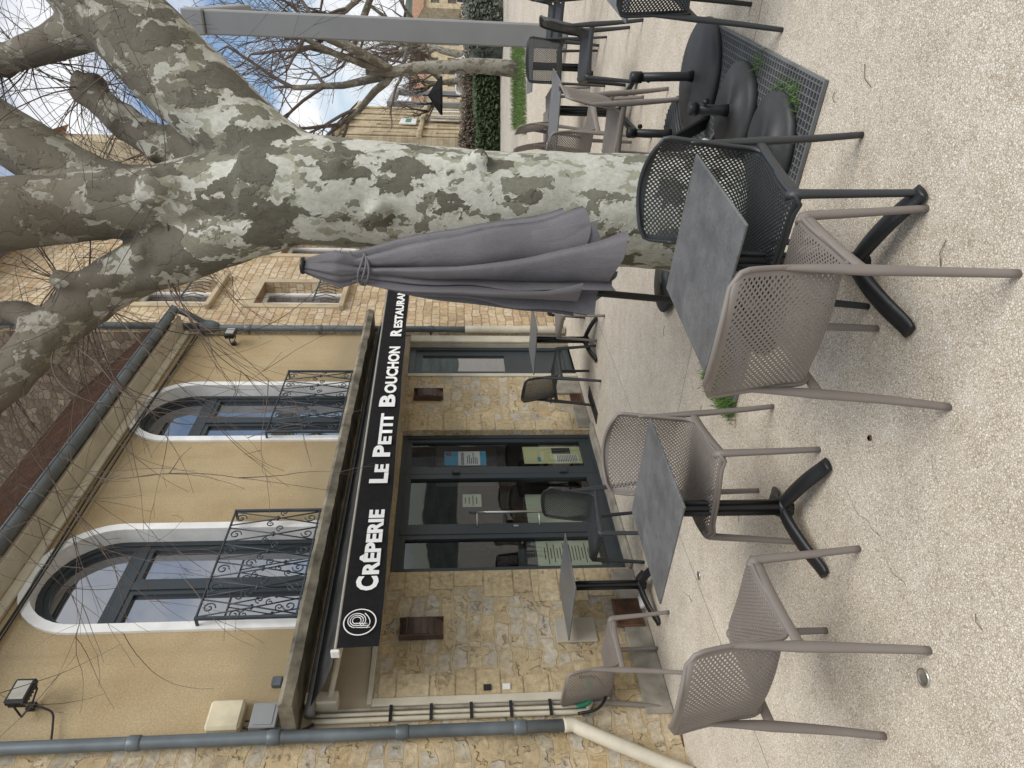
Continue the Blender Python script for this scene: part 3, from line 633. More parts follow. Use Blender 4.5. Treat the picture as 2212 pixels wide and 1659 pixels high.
m=MB(); m.wall(rect(0,3.0,0,30),hh,0,0); [m.reveal(h,0,.3,0) for h in hh]; m.add([(0,0,0),(0,7,0),(0,7,30),(0,0,30)],[(0,1,2,3)],0); m.obj("wall",M_stonefar,th)
for h in hh: m=MB(); m.poly(h,.25); m.obj("window",M_dark,th)
m=MB(); m.add([(-.5,-.6,29.8),(3.5,-.6,29.8),(3.5,4,32.5),(-.5,4,32.5)],[(0,1,2,3)]); m.add([(-.5,-.6,29.8),(-.5,4,32.5),(-.5,8,29.8)],[(0,1,2)]); m.obj("roof",M_orange,th)
for i,(x,y,wd,h) in enumerate(((44,112,12,6.0),(66,125,14,6.5))):
    r=root("village_house",(x,y,0),math.radians(20),"low stone village house with an orange tile roof","house","village houses beyond the square")
    hs=[rect(1.2+k*2.4,2.2+k*2.4,z,z+1.5) for k in range(4) for z in (.8,3.8)]
    m=MB(); m.wall(rect(0,wd,0,h),hs,0); [m.reveal(q,0,.3) for q in hs]; m.add([(0,0,0),(0,8,0),(0,8,h),(0,4,h+2.2),(0,0,h)],[(0,1,2,3,4)]); m.obj("wall",M_stonefar,r)
    for q_ in hs: m=MB(); m.poly(q_,.25); m.obj("window",M_dark,r)
    m=MB(); m.add([(-.4,-.5,h),(wd+.4,-.5,h),(wd+.4,4,h+2.3),(-.4,4,h+2.3),(-.4,8.5,h),(wd+.4,8.5,h)],[(0,1,2,3),(3,2,5,4)]); m.obj("roof",M_orange,r)

# ---------------------------------------------------------------- plane tree
tree=root("plane_tree",(1.08,4.35,0),0,"large pollarded plane tree with mottled grey and cream bark","tree")
tb=MB()
def limb(pts,rad,n=5,seg=20):
    p=cr([Vector((x-1.08,y,z)) for x,y,z in pts],n); tb.tube(p,lerpl(rad,n),seg); return p
limb([(1.08,0,-.15),(1.08,0,.15),(1.08,0,.5),(1.09,0,1.3),(1.13,0,2.0),(1.155,0,2.45),(1.17,0,2.9)],[.44,.39,.35,.33,.32,.325,.31])
limb([(1.16,0,2.6),(1.13,.0,3.1),(1.09,.03,3.5),(1.03,.0,3.9),(.95,-.1,4.35),(.85,-.2,5.2)],[.31,.235,.20,.20,.21,.17])
limb([(1.17,.1,2.9),(1.16,.12,3.4),(1.19,.15,3.8),(1.42,.18,4.25),(1.75,.2,4.8),(1.95,.2,5.4)],[.21,.175,.165,.18,.17,.13])
limb([(1.20,0,2.40),(1.37,-.02,2.78),(1.62,0,3.08),(1.90,0,3.38),(2.18,.0,3.65),(2.5,.05,3.98),(3.0,.1,4.35)],[.20,.235,.255,.265,.255,.235,.2])
limb([(1.10,0,2.55),(.93,0,2.95),(.80,.05,3.27),(.68,.1,3.6),(.50,.1,3.88),(.26,.05,4.10),(.0,0,4.30),(-.3,-.05,4.6)],[.22,.195,.175,.16,.15,.135,.125,.11])
limb([(1.38,.1,3.1),(1.48,.25,3.45),(1.64,.32,3.74),(1.84,.35,3.97)],[.15,.12,.10,.085],4,14)
limb([(2.15,0,3.75),(2.1,.2,4.1),(2.0,.3,4.5)],[.15,.11,.08],4,14)
limb([(.74,.1,3.45),(.62,.0,3.70),(.60,-.05,3.95)],[.10,.08,.05],4,12)
limb([(.3,0,4.05),(.42,.1,4.25),(.40,.2,4.6)],[.10,.08,.06],4,12)
def knob(p,r):
    n=8; vs=[];fs=[]
    for i in range(n+1):
        for k in range(12):
            a=math.pi*i/n; g=2*math.pi*k/12; q=1+.5*noise.noise(Vector((i*.9+p[0]*9,k*.9,p[2]*5))); vs.append((p[0]-1.08+r*q*math.sin(a)*math.cos(g),p[1]+r*q*math.sin(a)*math.sin(g),p[2]+r*q*math.cos(a)))
    for i in range(n):
        for k in range(12): fs.append((i*12+k,i*12+(k+1)%12,i*12+12+(k+1)%12,i*12+12+k))
    tb.add(vs,fs)
KN=[(1.50,.25,3.48,.13),(1.66,.32,3.76,.12),(1.86,.35,3.98,.115),(2.0,.3,4.5,.12),(.60,-.05,3.95,.07),(.50,.1,3.88,.165),(.26,.05,4.1,.15),(.40,.2,4.6,.1),(.04,0,4.28,.14),(.72,.06,3.48,.17),(1.90,-.12,3.48,.12),(1.12,-.16,3.35,.12)]
KN2=[(1.0,-.24,2.1,.09),(1.28,-.27,1.55,.07),(1.22,-.26,2.35,.08),(.80,.1,.10,.15),(1.35,-.1,.1,.16)]
for x,y,z,r in KN+KN2: knob((x,y,z),r)
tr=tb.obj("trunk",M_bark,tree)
md=tr.modifiers.new("r","REMESH"); md.mode='VOXEL'; md.voxel_size=.022; md.use_smooth_shade=True
sm=tr.modifiers.new("s","SMOOTH"); sm.factor=.7; sm.iterations=5
tx=bpy.data.textures.new("barklump","CLOUDS"); tx.noise_scale=.28; dm=tr.modifiers.new("d","DISPLACE"); dm.texture=tx; dm.strength=.03; dm.mid_level=.5
tw=MB()
def twig(p,d,L,r,droop,depth=0,curl=1.0):
    p=Vector(p); d=Vector(d).normalized(); n=max(5,int(L/.08)); pts=[p.copy()]; step=L/n; ax=Vector((R(-1,1),R(-1,1),R(-1,1)))
    for i in range(n):
        if i==n//2: ax=ax*.3-Vector((R(-1,1),R(-1,1),R(-1,1)))
        d=(d+d.cross(ax)*curl*.10+Vector((R(-1,1),R(-1,1),R(-1,1)))*.06+Vector((0,0,-droop))*.07).normalized(); p=p+d*step; pts.append(p.copy())
        if depth<2 and R(0,1)<(.16 if depth==0 else .10):
            dd=(d+Vector((R(-1,1),R(-1,1),R(-.8,.9)))*.8).normalized(); twig(p,dd,L*R(.2,.5),r*.6,droop*.5,depth+1)
    tw.tube(pts,[max(.0012,r*(1-.85*i/n)) for i in range(n+1)],4 if r>.004 else 3,0,False)
def q(x,y,z): return (x-1.08,y,z)
for x,y,z,r in KN:
    for i in range(14):
        d=Vector((R(-1,1),R(-.3,.8),R(-.2,1.2))); twig(q(x,y,z),d,R(.4,1.3),R(.0024,.005),R(-.3,.6))
for i in range(22):
    k=random.choice([(.50,.1,3.86),(.26,.05,4.1),(.04,0,4.28),(.72,.06,3.5),(-.3,-.05,4.6),(-.3,-.05,4.5)]); twig(q(*k),(R(-1.2,-.3),R(-.3,.8),R(-.5,.5)),R(1.0,2.6),R(.0035,.006),R(.2,1.1))
for i in range(9):
    k=random.choice([(.50,.1,3.8),(.26,.05,4.0),(.72,.06,3.4)]); twig(q(*k),(R(-1,-.1),R(-.6,.3),R(-1,.1)),R(.9,1.9),R(.003,.0055),1.2)
for i in range(95):
    k=random.choice([(2.5,.05,4.0),(3.0,.1,4.35),(2.1,0,3.75),(2.0,.3,4.5),(1.86,.3,4.0),(2.0,.3,4.3),(2.7,.1,4.2)]); twig(q(*k),(R(-1,1),R(-.5,1),R(-.6,1.2)),R(.7,1.9),R(.0025,.005),R(-.2,.8))
twn=tw.obj("twigs",M_twig,tree); twn["kind"]="stuff"

def bare_tree(x,y,H,r0,seed,lean=(0,0),label="bare plane tree with gnarled brown branches on the square",gnarl=.25):
    random.seed(seed); r=root("plane_tree",(x,y,0),0,label,"tree","bare plane trees on the square")
    t=MB(); c=MB()
    def br(p,d,L,rad,depth):
        n=6; pts=[p.copy()]
        for i in range(n):
            d=(d+Vector((R(-1,1),R(-1,1),R(-.4,.8)))*gnarl).normalized(); p=p+d*(L/n); pts.append(p.copy())
        mb=t if depth<2 else c
        mb.tube(pts,[rad*(1-.45*i/n) for i in range(n+1)],8 if depth<2 else (4 if depth<3 else 3),0,depth<2)
        if depth>=4: return
        k=[5,4,4,6][depth]
        for j in range(k):
            q0=pts[random.randint(3 if depth else 5,n)]; dd=(d*.5+Vector((R(-1,1),R(-1,1),R(-.3,1)))).normalized()
            br(q0,dd,L*R(.5,.8) if depth<3 else L*R(.5,1.1),rad*(.5 if depth<2 else .35),depth+1)
    br(Vector((0,0,-.1)),Vector((lean[0],lean[1],1)).normalized(),H*.45,r0,0)
    t.obj("trunk",M_barkd,r); o=c.obj("crown",M_twig,r); return r
bare_tree(7.7,17.3,8.6,.22,12,(.12,0),gnarl=.18)
bare_tree(15.5,32,8.0,.25,5)
bare_tree(17.5,41,5.5,.28,23)
bare_tree(12.6,21,8.5,.22,31,(-.05,0))
bare_tree(24,52,8,.35,41)
random.seed(19)
# ---------------------------------------------------------------- pergola
pg=root("steel_pergola",(5.15,10.4,0),math.radians(61),"tall grey painted steel pergola post with a short beam","pergola")
m=MB(); m.bbox(-.16,.16,-.16,.16,0,5.15,.02); m.obj("post",M_post,pg)
m=MB(); m.bbox(-.2,2.6,-.17,.17,5.15,5.45,.02); m.obj("beam",M_post,pg)
pg2=root("steel_pergola",(18,46,0),math.radians(61),"grey painted steel pergola frame standing far across the square","pergola")
m=MB(); m.bbox(-.2,.2,-.2,.2,0,5.4,.02); m.obj("post",M_post,pg2); m=MB(); m.bbox(5.8,6.2,-.2,.2,0,5.4,.02); m.obj("post",M_post,pg2); m=MB(); m.bbox(-.3,7,-.2,.2,5.4,5.8,.02); m.obj("beam",M_post,pg2)

# ---------------------------------------------------------------- chairs
ZK=1.06
prof=cr([Vector((0,y,z)) for y,z in ((.250,.428),(.232,.456),(.12,.462),(-.03,.450),(-.135,.450),(-.20,.482),(-.228,.55),(-.250,.67),(-.285,.84))],8)
L=[0]
for i in range(1,len(prof)): L.append(L[-1]+(prof[i]-prof[i-1]).length)
LT=L[-1]
def prof_at(l):
    l=max(0,min(LT,l))
    for i in range(1,len(L)):
        if l<=L[i]+1e-9: t=(l-L[i-1])/(L[i]-L[i-1]); return prof[i-1].lerp(prof[i],t)
    return prof[-1]
def sst(a,b,x): t=max(0,min(1,(x-a)/(b-a))); return t*t*(3-2*t)
def shp(a,l):
    p=prof_at(l); hw=.222+.012*sst(.4,.8,l); rc=.055; e=l-(LT-rc)
    if e>0: hw-=rc-math.sqrt(max(0,rc*rc-e*e))
    rf_=.03
    if l<rf_: hw-=rf_-math.sqrt(max(0,rf_*rf_-(rf_-l)**2))
    bk=sst(.36,.56,l)
    y=p.y+.055*a*a*bk; z=p.z+(1-bk)*(.012*a*a-.006)
    z-= .018*abs(a)**6*(1-bk)
    z-= .02*a*a*sst(.7,LT,l)
    return Vector((a*hw,y,z*ZK))
cell=.0098; NR=int(LT*1.03/cell); NCc=int(.45/cell); NR-=NR%2; NCc-=NCc%2
RS=int(NR*.47)
def shellpart(r0,r1):
    m=MB(); idx={}; vs=[]; fs=[]
    def V(i,j):
        if (i,j) not in idx: idx[i,j]=len(vs); vs.append(shp(-1+2*j/NCc,LT*i/NR))
        return idx[i,j]
    for i in range(r0,r1):
        for j in range(NCc):
            c=[V(i,j),V(i,j+1),V(i+1,j+1),V(i+1,j)]
            if (i+j)%2==0 and 2<=j<NCc-2 and 2<=i<NR-3:
                p=[vs[k] for k in c]; ce=sum(p,Vector())/4; d=[];mi=[]
                for k in range(4):
                    d.append(len(vs)); vs.append(ce+(p[k]-ce)*.72)
                for k in range(4):
                    mi.append(len(vs)); vs.append(ce+((p[k]+p[(k+1)%4])/2-ce)*.97)
                for k in range(4):
                    k2=(k+1)%4; fs.append((c[k],c[k2],d[k2],mi[k],d[k]))
            else: fs.append(tuple(c))
    m.add(vs,fs,0,True); return m
seatm=shellpart(0,RS); backm=shellpart(RS,NR)
def edge_pts(l0,l1,a,n): return [shp(a,l0+(l1-l0)*i/n) for i in range(n+1)]
ls=LT*RS/NR
seatm.tube(edge_pts(ls,0,-1,16)+[shp(-1+2*i/10,0) for i in range(1,10)]+edge_pts(0,ls,1,16),.0075,8)
backm.tube(edge_pts(ls,LT,-1,16)+[shp(-1+2*i/10,LT) for i in range(1,10)]+edge_pts(LT,ls,1,16),.0075,8)
for s in (-1,1):
    seatm.tube(cr([(s*.222,.215,.425*ZK),(s*.226,.08,.432*ZK),(s*.228,-.08,.430*ZK),(s*.232,-.20,.425*ZK)],4),[(.020,.007)]*13,8,ref=(0,0,1))
seatm.tube(cr([(-.215,.236,.425*ZK),(0,.243,.430*ZK),(.215,.236,.425*ZK)],4),[(.014,.006)]*9,8,ref=(0,0,1))
def legm(s,front):
    m=MB()
    if front: pts=[(s*.205,.205,.452),(s*.219,.222,.435),(s*.226,.230,.395),(s*.238,.240,.2),(s*.252,.252,0)]; rd=[(.020,.016),(.025,.02),(.021,.0165),(.018,.0145),(.0155,.013)]
    else: pts=[(s*.228,-.192,.70),(s*.230,-.196,.58),(s*.234,-.208,.43),(s*.243,-.232,.2),(s*.254,-.258,0)]; rd=[(.006,.005),(.015,.011),(.024,.0155),(.019,.014),(.0155,.013)]
    pts=[(x,y,z*ZK) for x,y,z in pts]
    n=6; rr=[]
    for i in range(4):
        for k in range(n): rr.append(tuple(rd[i][j]+(rd[i+1][j]-rd[i][j])*k/n for j in (0,1)))
    rr.append(rd[-1]); m.tube(cr(pts,n),rr,12,ref=(0,1,0)); return m
def build_chair(mat,loc,h,label,group):
    r=root("chair",loc,-math.radians(h),label,"chair",group)
    for nm_,mm in (("seat",seatm),("backrest",backm)):
        o=mm.obj(nm_,mat,r); sd=o.modifiers.new("t","SOLIDIFY"); sd.thickness=.0035; sd.offset=0
    for s,f in ((-1,True),(1,True),(-1,False),(1,False)): legm(s,f).obj("leg",mat,r)
    return r
def dup(r,loc,rz,label=None):
    n=r.copy(); COL.objects.link(n); n.location=loc; n.rotation_euler=(0,0,rz)
    if label: n["label"]=label
    for c in r.children:
        k=c.copy(); COL.objects.link(k); k.parent=n
    return n
GC="perforated plastic terrace chairs"
ct=build_chair(M_taupe,(-1.034,2.74,0),31,"taupe perforated plastic chair facing an empty square table",GC)
for x,y,h,l in ((.278,2.349,36,"taupe perforated plastic chair pushed up to the table by the tree"),
    (-.448,3.473,201,"taupe perforated plastic chair tucked behind the square table"),
    (-2.14,5.38,38,"taupe perforated plastic chair beside the stone wall"),
    (.85,8.1,240,"taupe perforated plastic chair at the table near the side door"),
    (1.97,5.35,300,"taupe perforated plastic chair standing behind the plane tree"),
    (2.2,6.25,60,"taupe perforated plastic chair at a table on the terrace"),
    (3.45,8.9,100,"taupe perforated plastic chair turned sideways on the terrace"),
    (3.3,9.15,105,"taupe perforated plastic chair turned sideways on the terrace")):
    dup(ct,(x,y,0),-math.radians(h),l)
ca=build_chair(M_anth,(.673,2.783,0),222,"anthracite perforated plastic chair facing the table by the tree",GC)
for x,y,h,l in ((-1.22,6.12,228,"anthracite perforated plastic chair by the glazed doors"),
    (.10,8.3,55,"anthracite perforated plastic chair near the side door"),
    (1.2,8.9,230,"anthracite perforated plastic chair near the side door"),
    (3.08,6.5,290,"anthracite perforated plastic chair facing a terrace table"),
    (3.6,7.95,10,"anthracite perforated plastic chair among the far tables"),
    (4.25,8.15,300,"anthracite perforated plastic chair among the far tables"),
    (4.55,8.75,300,"anthracite perforated plastic chair among the far tables"),
    (2.185,3.545,41,"anthracite perforated plastic chair beside the tree grate")):
    dup(ca,(x,y,0),-math.radians(h),l)
# tables
def build_table(loc,h,label):
    r=root("table",loc,-math.radians(h),label,"table","square pedestal terrace tables")
    m=MB(); m.bbox(-.31,.31,-.31,.31,.724,.735,.003); m.obj("table_top",M_top,r)
    m=MB(); m.bbox(-.16,.16,-.02,.02,.70,.7235,.003); m.bbox(-.02,.02,-.16,.16,.700,.7225,.003)
    m.bbox(-.032,.032,-.032,.032,.12,.70,.010)
    for a in range(4):
        c,s_=math.cos(a*math.pi/2),math.sin(a*math.pi/2); m.tube([(c*.034,s_*.034,.125),(c*.034,s_*.034,.70)],.012,6)
    m.obj("pedestal",M_black,r)
    m=MB(); m.disc_stack(0,0,[(.045,.06),(.05,.09),(.045,.13)],16)
    for a,rr in ((-14,.36),(-104,.36),(118,.27)):
        a=math.radians(a); d=Vector((math.cos(a),math.sin(a),0))
        pts=cr([Vector((0,0,.105)),d*.10+Vector((0,0,.095)),d*.22*rr/.36+Vector((0,0,.065)),d*(rr-.04)+Vector((0,0,.026)),d*rr+Vector((0,0,.018))],4)
        m.tube(pts,[(.026-.012*i/16,.032+.008*math.sin(i/16*3)) for i in range(17)],12,ref=(0,0,1))
    m.obj("base",M_black,r); return r
tt=build_table((-.597,3.312,0),34,"square slate grey table on a black pedestal between taupe chairs")
for x,y,h,l in ((.478,2.69,39,"square slate grey table on a black pedestal beside the tree"),
    (-1.70,5.9,32,"square slate grey table on a black pedestal by the glazed doors"),
    (.53,8.4,32,"square slate grey table on a black pedestal near the side door"),
    (3.93,8.7,20,"square slate grey table on a black pedestal among far chairs"),
    (2.58,6.62,35,"square slate grey table on a black pedestal behind the tree"),
    (2.44,3.92,39,"square slate grey table on a black pedestal beside the grate")):
    dup(tt,(x,y,0),-math.radians(h),l)

# ---------------------------------------------------------------- parasol
ps=root("parasol",(.41,3.72,0),0,"closed grey parasol on a black pole in front of the tree","parasol")
ax0=Vector((0,0,0)); ax1=Vector((.20,0,2.47))
def ax(z): return ax0.lerp(ax1,z/2.47)
m=MB(); m.tube([ax(0),ax(1.2),ax(2.42)],.019,12); m.obj("pole",M_black,ps)
m=MB(); m.tube([ax(2.445),ax(2.455),ax(2.468),ax(2.474)],[.03,.045,.042,.02],16); m.obj("finial",M_black,ps)
m=MB(); m.disc_stack(0,0,[(.24,0),(.25,.02),(.24,.045),(.05,.06),(.035,.07),(.03,.12)],28); m.obj("foot",M_blackr,ps)
cm=MB()
Rp=[(0,.045),(.05,.078),(.11,.110),(.15,.088),(.18,.068),(.22,.084),(.35,.128),(.5,.16),(.65,.19),(.8,.215),(.92,.235),(1,.25)]
def rprof(t):
    for i in range(1,len(Rp)):
        if t<=Rp[i][0]+1e-9:
            k=(t-Rp[i-1][0])/(Rp[i][0]-Rp[i-1][0]); return Rp[i-1][1]+(Rp[i][1]-Rp[i-1][1])*k
    return Rp[-1][1]
def hem(g): 
    c=math.cos(g); return .81+.24*max(0,c)**1.5+.09*max(0,-c)+.03*math.sin(3*g)
random.seed(3); fa=[R(.6,1.35) for _ in range(16)]; fz=[R(-.05,.08) for _ in range(16)]
NA=168; NZ=72; vs=[];fs=[]; nf=9
def crum(x,y,z,t): return Vector((noise.noise(Vector((x*7,y*7,z*3))),noise.noise(Vector((x*7+40,y*7,z*3))),noise.noise(Vector((x*7,y*7+40,z*3)))))*(.008+.010*t)
for j in range(NZ+1):
    t=j/NZ
    for i in range(NA):
        g=2*math.pi*i/NA; ph=g*nf/(2*math.pi)+.25*math.sin(2*g)+.2*noise.noise(Vector((t*2,0,3))); k=int(ph)%nf; fr_=ph-math.floor(ph)
        fold=abs(math.sin(math.pi*fr_))**.6; amp=min(1,.35+t*1.2)
        zend=hem(g)+fz[k]*fold+.03
        z=2.45+(zend-2.45)*t; c=ax(z); off=.13*t**1.4
        rr=rprof(t)*.88*((1-.62*amp)+.66*amp*fold*fa[k]); rr*=1+.16*noise.noise(Vector((g*2,t*5,1)))
        gg=g+.5*t*(1-fr_)*math.sin(math.pi*fr_)
        p=Vector((c.x+off+rr*math.cos(gg),c.y+rr*math.sin(gg)*.85,z+.03*noise.noise(Vector((g*3,t*4,0))))); vs.append(p+crum(*p,t))
for j in range(NZ):
    for i in range(NA): i2=(i+1)%NA; fs.append((j*NA+i,j*NA+i2,(j+1)*NA+i2,(j+1)*NA+i))
cm.add(vs,fs,0,True)
for k in range(8):
    g0=2*math.pi*(k+.35*R(-1,1))/8; wrap=R(.4,1.1); sc_=R(.95,1.22); NJ=60; nu=14; vs=[];fs=[]; extra=R(-.03,.22)
    for j in range(NJ+1):
        t=.17+.83*j/NJ
        loop=[(u/nu,1) for u in range(nu+1)]+[(u/nu,-1) for u in range(nu-1,0,-1)]
        for u,sd_ in loop:
            tt_=(t-.17)/.83; g=g0+wrap*(u**1.6)*(.3+.7*tt_)+.15*noise.noise(Vector((t*2.5,k*3,u)))
            ro=rprof(t)*sc_*(1+.12*noise.noise(Vector((t*3.5,k*7,2)))); r_=.02+(ro-.02)*u
            th_=(.006+.040*tt_*math.sin(math.pi*min(1,u*1.02)))*sd_*(1+.5*noise.noise(Vector((t*4,u*2,k))))
            zend=hem(g0+wrap*.5)+extra*(.4+.6*u)+.035*math.sin(u*6+k)
            z=2.45+(zend-2.45)*t; c=ax(z); off=.13*t**1.4
            p=Vector((c.x+off+r_*math.cos(g)-th_*math.sin(g),c.y+(r_*math.sin(g)+th_*math.cos(g))*.85,z)); vs.append(p+crum(*p,t)*.9)
    nl_=2*nu
    for j in range(NJ):
        for i in range(nl_): i2=(i+1)%nl_; fs.append((j*nl_+i,j*nl_+i2,(j+1)*nl_+i2,(j+1)*nl_+i))
    cm.add(vs,fs,0,True)
co=cm.obj("canopy",M_fab,ps)
m=MB()
for k in range(3):
    z=2.16-.014*k; c=ax(z); m.tube([(c.x+.012+.082*math.cos(a),c.y+.075*math.sin(a),z+.015*math.sin(a*2+k)) for a in [2*math.pi*i/20 for i in range(21)]],.006,6)
m.obj("tie_strap",M_fab,ps)

def pbase(x,y,r,ph,lab,tilt=0,grid=False,h=.06):
    b=root("umbrella_stand",(x,y,0),R(0,6),lab,"umbrella stand","spare umbrella stands stored by the tree")
    m=MB(); m.disc_stack(0,0,[(r*.98,.0275),(r,.035),(r*.985,h*.8),(r*.9,h),(r*.2,h+.008),(.06,h+.012)],48)
    if grid:
        for i in range(-5,6):
            hw=math.sqrt(max(0,(r*.86)**2-(i*r*.16)**2)); m.box(-hw,hw,i*r*.16-.003,i*r*.16+.003,h-.004,h+.0095)
    m.obj("weight",M_blackr,b)
    if ph:
        m=MB(); m.tube([(0,0,h),(tilt*.1,0,h+.05),(tilt,0,ph)],[.04,.030,.030],14); m.tube([(tilt*.88,0,ph*.86),(tilt,0,ph),(tilt,0,ph+.005)],[.038,.038,.032],14); m.obj("tube",M_black,b)
        m=MB(); m.tube([(0,0,ph*.75),(.06,0,ph*.75)],.007,6); m.tube([(.055,0,ph*.75),(.07,0,ph*.75)],.018,8); m.obj("knob",M_black,b)
pbase(2.06,4.62,.36,.50,"large round black umbrella stand with a leaning tube",.04,h=.08)
pbase(1.86,5.15,.27,.40,"round black umbrella stand with a ribbed weight",0,True)
pbase(1.60,4.02,.27,.32,"round black umbrella stand standing on the metal grate",0,False,.08)
pbase(1.25,3.58,.27,0,"flat round black umbrella stand weight lying on the grate",0,False,.07)
pbase(.80,5.42,.24,0,"round black umbrella stand behind the tree",0)
m=MB(); mm=Matrix.Translation((1.62,4.46,.18))@Matrix.Rotation(.6,4,'Z')@Matrix.Rotation(.9,4,'Y'); m.bbox(-.25,.25,-.05,.05,-.012,.012,.004,0,mm)
m.obj("folded_metal_plate",M_black,None,label="folded black metal plate leaning among umbrella stands",category="stand")

gc=Vector((1.14,4.37)); ga=math.atan2(1.47,1.03)
gr=MB(); hwid=.94
gr.ring([(-hwid,-hwid),(hwid,-hwid),(hwid,hwid),(-hwid,hwid)],[(-hwid+.012,-hwid+.012),(hwid-.012,-hwid+.012),(hwid-.012,hwid-.012),(-hwid+.012,hwid-.012)],0,.018)
gr.v=[(x,z,y+.004) for x,y,z in gr.v]
st=.034; x=-hwid+.03
tcx=Matrix.Rotation(-ga,2)@Vector((1.08-gc.x,4.35-gc.y))
while x<hwid-.012:
    for ax_ in (0,1):
        off=x-(tcx.x if ax_==0 else tcx.y); oc=(tcx.y if ax_==0 else tcx.x); segs=[(-hwid+.012,hwid-.012)]
        if abs(off)<.52:
            h_=math.sqrt(.52**2-off*off); segs=[(-hwid+.012,oc-h_),(oc+h_,hwid-.012)]
        for a,b_ in segs:
            if b_-a<.02: continue
            if ax_==0: gr.box(x-.003,x+.003,a,b_,.006,.026)
            else: gr.box(a,b_,x-.002,x+.002,.008,.0245)
    x+=st
cpts=[(tcx.x+.53*math.cos(2*math.pi*i/40),tcx.y+.53*math.sin(2*math.pi*i/40),.018) for i in range(41)]; gr.tube(cpts,.012,6)
gr.obj("tree_grate",P("galvanised_grating",(.17,.175,.175),.6,.1,ns=5,na=.25),None,(gc.x,gc.y,0),ga,label="square galvanised metal grating around the plane tree base",category="tree grate")
so_=MB(); so_.box(-hwid+.01,hwid-.01,-hwid+.01,hwid-.01,.001,.004); so_.obj("tree_pit_soil",M_soil,None,(gc.x,gc.y,0),ga,kind="structure")
def tuft(m,cx,cy,n,sp,h,z=0,bw=1.0):
    for i in range(n):
        x=cx+random.gauss(0,sp); y=cy+random.gauss(0,sp); a=R(0,6.3); hh=h*R(.4,1.2); w_=(.0015+h*.015)*bw; lx,ly=R(-.8,.8)*hh,R(-.8,.8)*hh
        dx,dy=math.cos(a)*w_,math.sin(a)*w_
        m.add([(x-dx,y-dy,z),(x+dx,y+dy,z),(x+dx*.7+lx*.4,y+dy*.7+ly*.4,z+hh*.6),(x-dx*.7+lx*.4,y-dy*.7+ly*.4,z+hh*.6),(x+lx,y+ly,z+hh)],[(0,1,2,3),(3,2,4)],0)
m=MB()
for cx,cy,n,sp in ((-.14,4.16,420,.035),(-.09,4.24,480,.045),(-.02,4.32,520,.055),(.04,4.24,320,.05),(.0,4.42,420,.05),(.08,4.52,320,.05),(.14,4.40,200,.06),(.3,4.6,90,.06)): tuft(m,cx,cy,n,sp,.045,.012,1.5)
for cx,cy,n,sp in ((1.40,3.36,150,.045),(1.30,3.42,120,.045),(1.50,3.48,70,.04),(1.75,3.75,70,.04)): tuft(m,cx,cy,n,sp,.06,.012)
m.obj("grass_tufts",M_grass,kind="stuff")
m=MB()
for i in range(6000):
    u=R(0,1); v=R(0,1); x=5.6+u*2.6+v*1.3; y=15.8+v*3.2+u*.3; tuft(m,x,y,1,.01,.16)
m.obj("grass_strip",M_grass,kind="stuff")
def leafmass(name,boxes,n,mat,size,label=None,cat=None):
    m=MB()
    for (x0,x1,y0,y1,h) in boxes:
        m.box(x0+.1,x1-.1,y0+.1,y1-.1,0,h*.8)
        for i in range(n):
            x,y=R(x0,x1),R(y0,y1); hh=h*(1+.3*noise.noise(Vector((x*.9,y*.9,3)))); z=hh*R(0,1)**.5
            if R(0,1)<.5: y=y0+R(-.12,.12)
            s_=size*R(.5,1.3); a=Vector((R(-1,1),R(-1,1),R(-1,1))).normalized()*s_; b_=a.orthogonal().normalized()*s_*.7; p=Vector((x,y,z))
            m.add([p-a,p-b_,p+a,p+b_],[(0,1,2,3)])
    o=m.obj(name,mat); o["label"]=label; o["category"]=cat; return o
leafmass("hedge",[(7.8,13.2,24.6,25.8,.80)],9000,M_hedge,.08,"long low ivy covered hedge across the square","hedge")
leafmass("hedge",[(8.2,14.5,27.2,28.4,1.3)],8000,P("brown_twiggy_hedge",(.14,.11,.075),.9,ns=2,na=.4),.06,"brown twiggy winter hedge behind the ivy hedge","hedge")
leafmass("shrub",[(11.0,13.6,23.2,24.4,1.2)],5000,M_bush,.07,"rounded grey green shrub beside the hedge","shrub")
dp=root("market_parasol",(16.2,40,0),0,"open black parasol over the far terrace","parasol")
m=MB(); m.tube([(0,0,0),(0,0,3.3)],.04,8); m.obj("pole",M_black,dp); m=MB(); m.disc_stack(0,0,[(1.1,2.2),(1.08,2.30),(.6,2.65),(.05,3.0)],8,0,False); m.obj("canopy",M_awn,dp)
def car(x,y,rz,mat,label):
    r=root("parked_car",(x,y,0),rz,label,"car","cars parked across the square")
    pf=[(-2.1,.35),(-2.1,.8),(-2.0,.95),(-1.5,1.0),(-1.1,1.4),(.6,1.45),(1.15,1.0),(1.9,.85),(2.1,.7),(2.1,.35)]
    m=MB(); n=len(pf); vs=[(a,-.85,z) for a,z in pf]+[(a,.85,z) for a,z in pf]
    m.add(vs,[(i,(i+1)%n,n+(i+1)%n,n+i) for i in range(n)]+[tuple(range(n)),tuple(range(2*n-1,n-1,-1))]); m.obj("body",mat,r)
    m=MB()
    for sy in (-.856,.856): m.add([(-1.35,sy,1.03),(-1.0,sy,1.35),(.5,sy,1.38),(.95,sy,1.03)],[(0,1,2,3)])
    m.add([(-1.52,-.7,1.03),(-1.52,.7,1.03),(-1.15,.65,1.38),(-1.15,-.65,1.38)],[(0,1,2,3)]); m.obj("window",M_glassup,r)
    for a in (-1.3,1.3):
        for sy in (-.8,.8): w_=MB(); w_.tube([(a,sy-.1,.32),(a,sy+.1,.32)],.32,16); w_.obj("wheel",M_blackr,r)
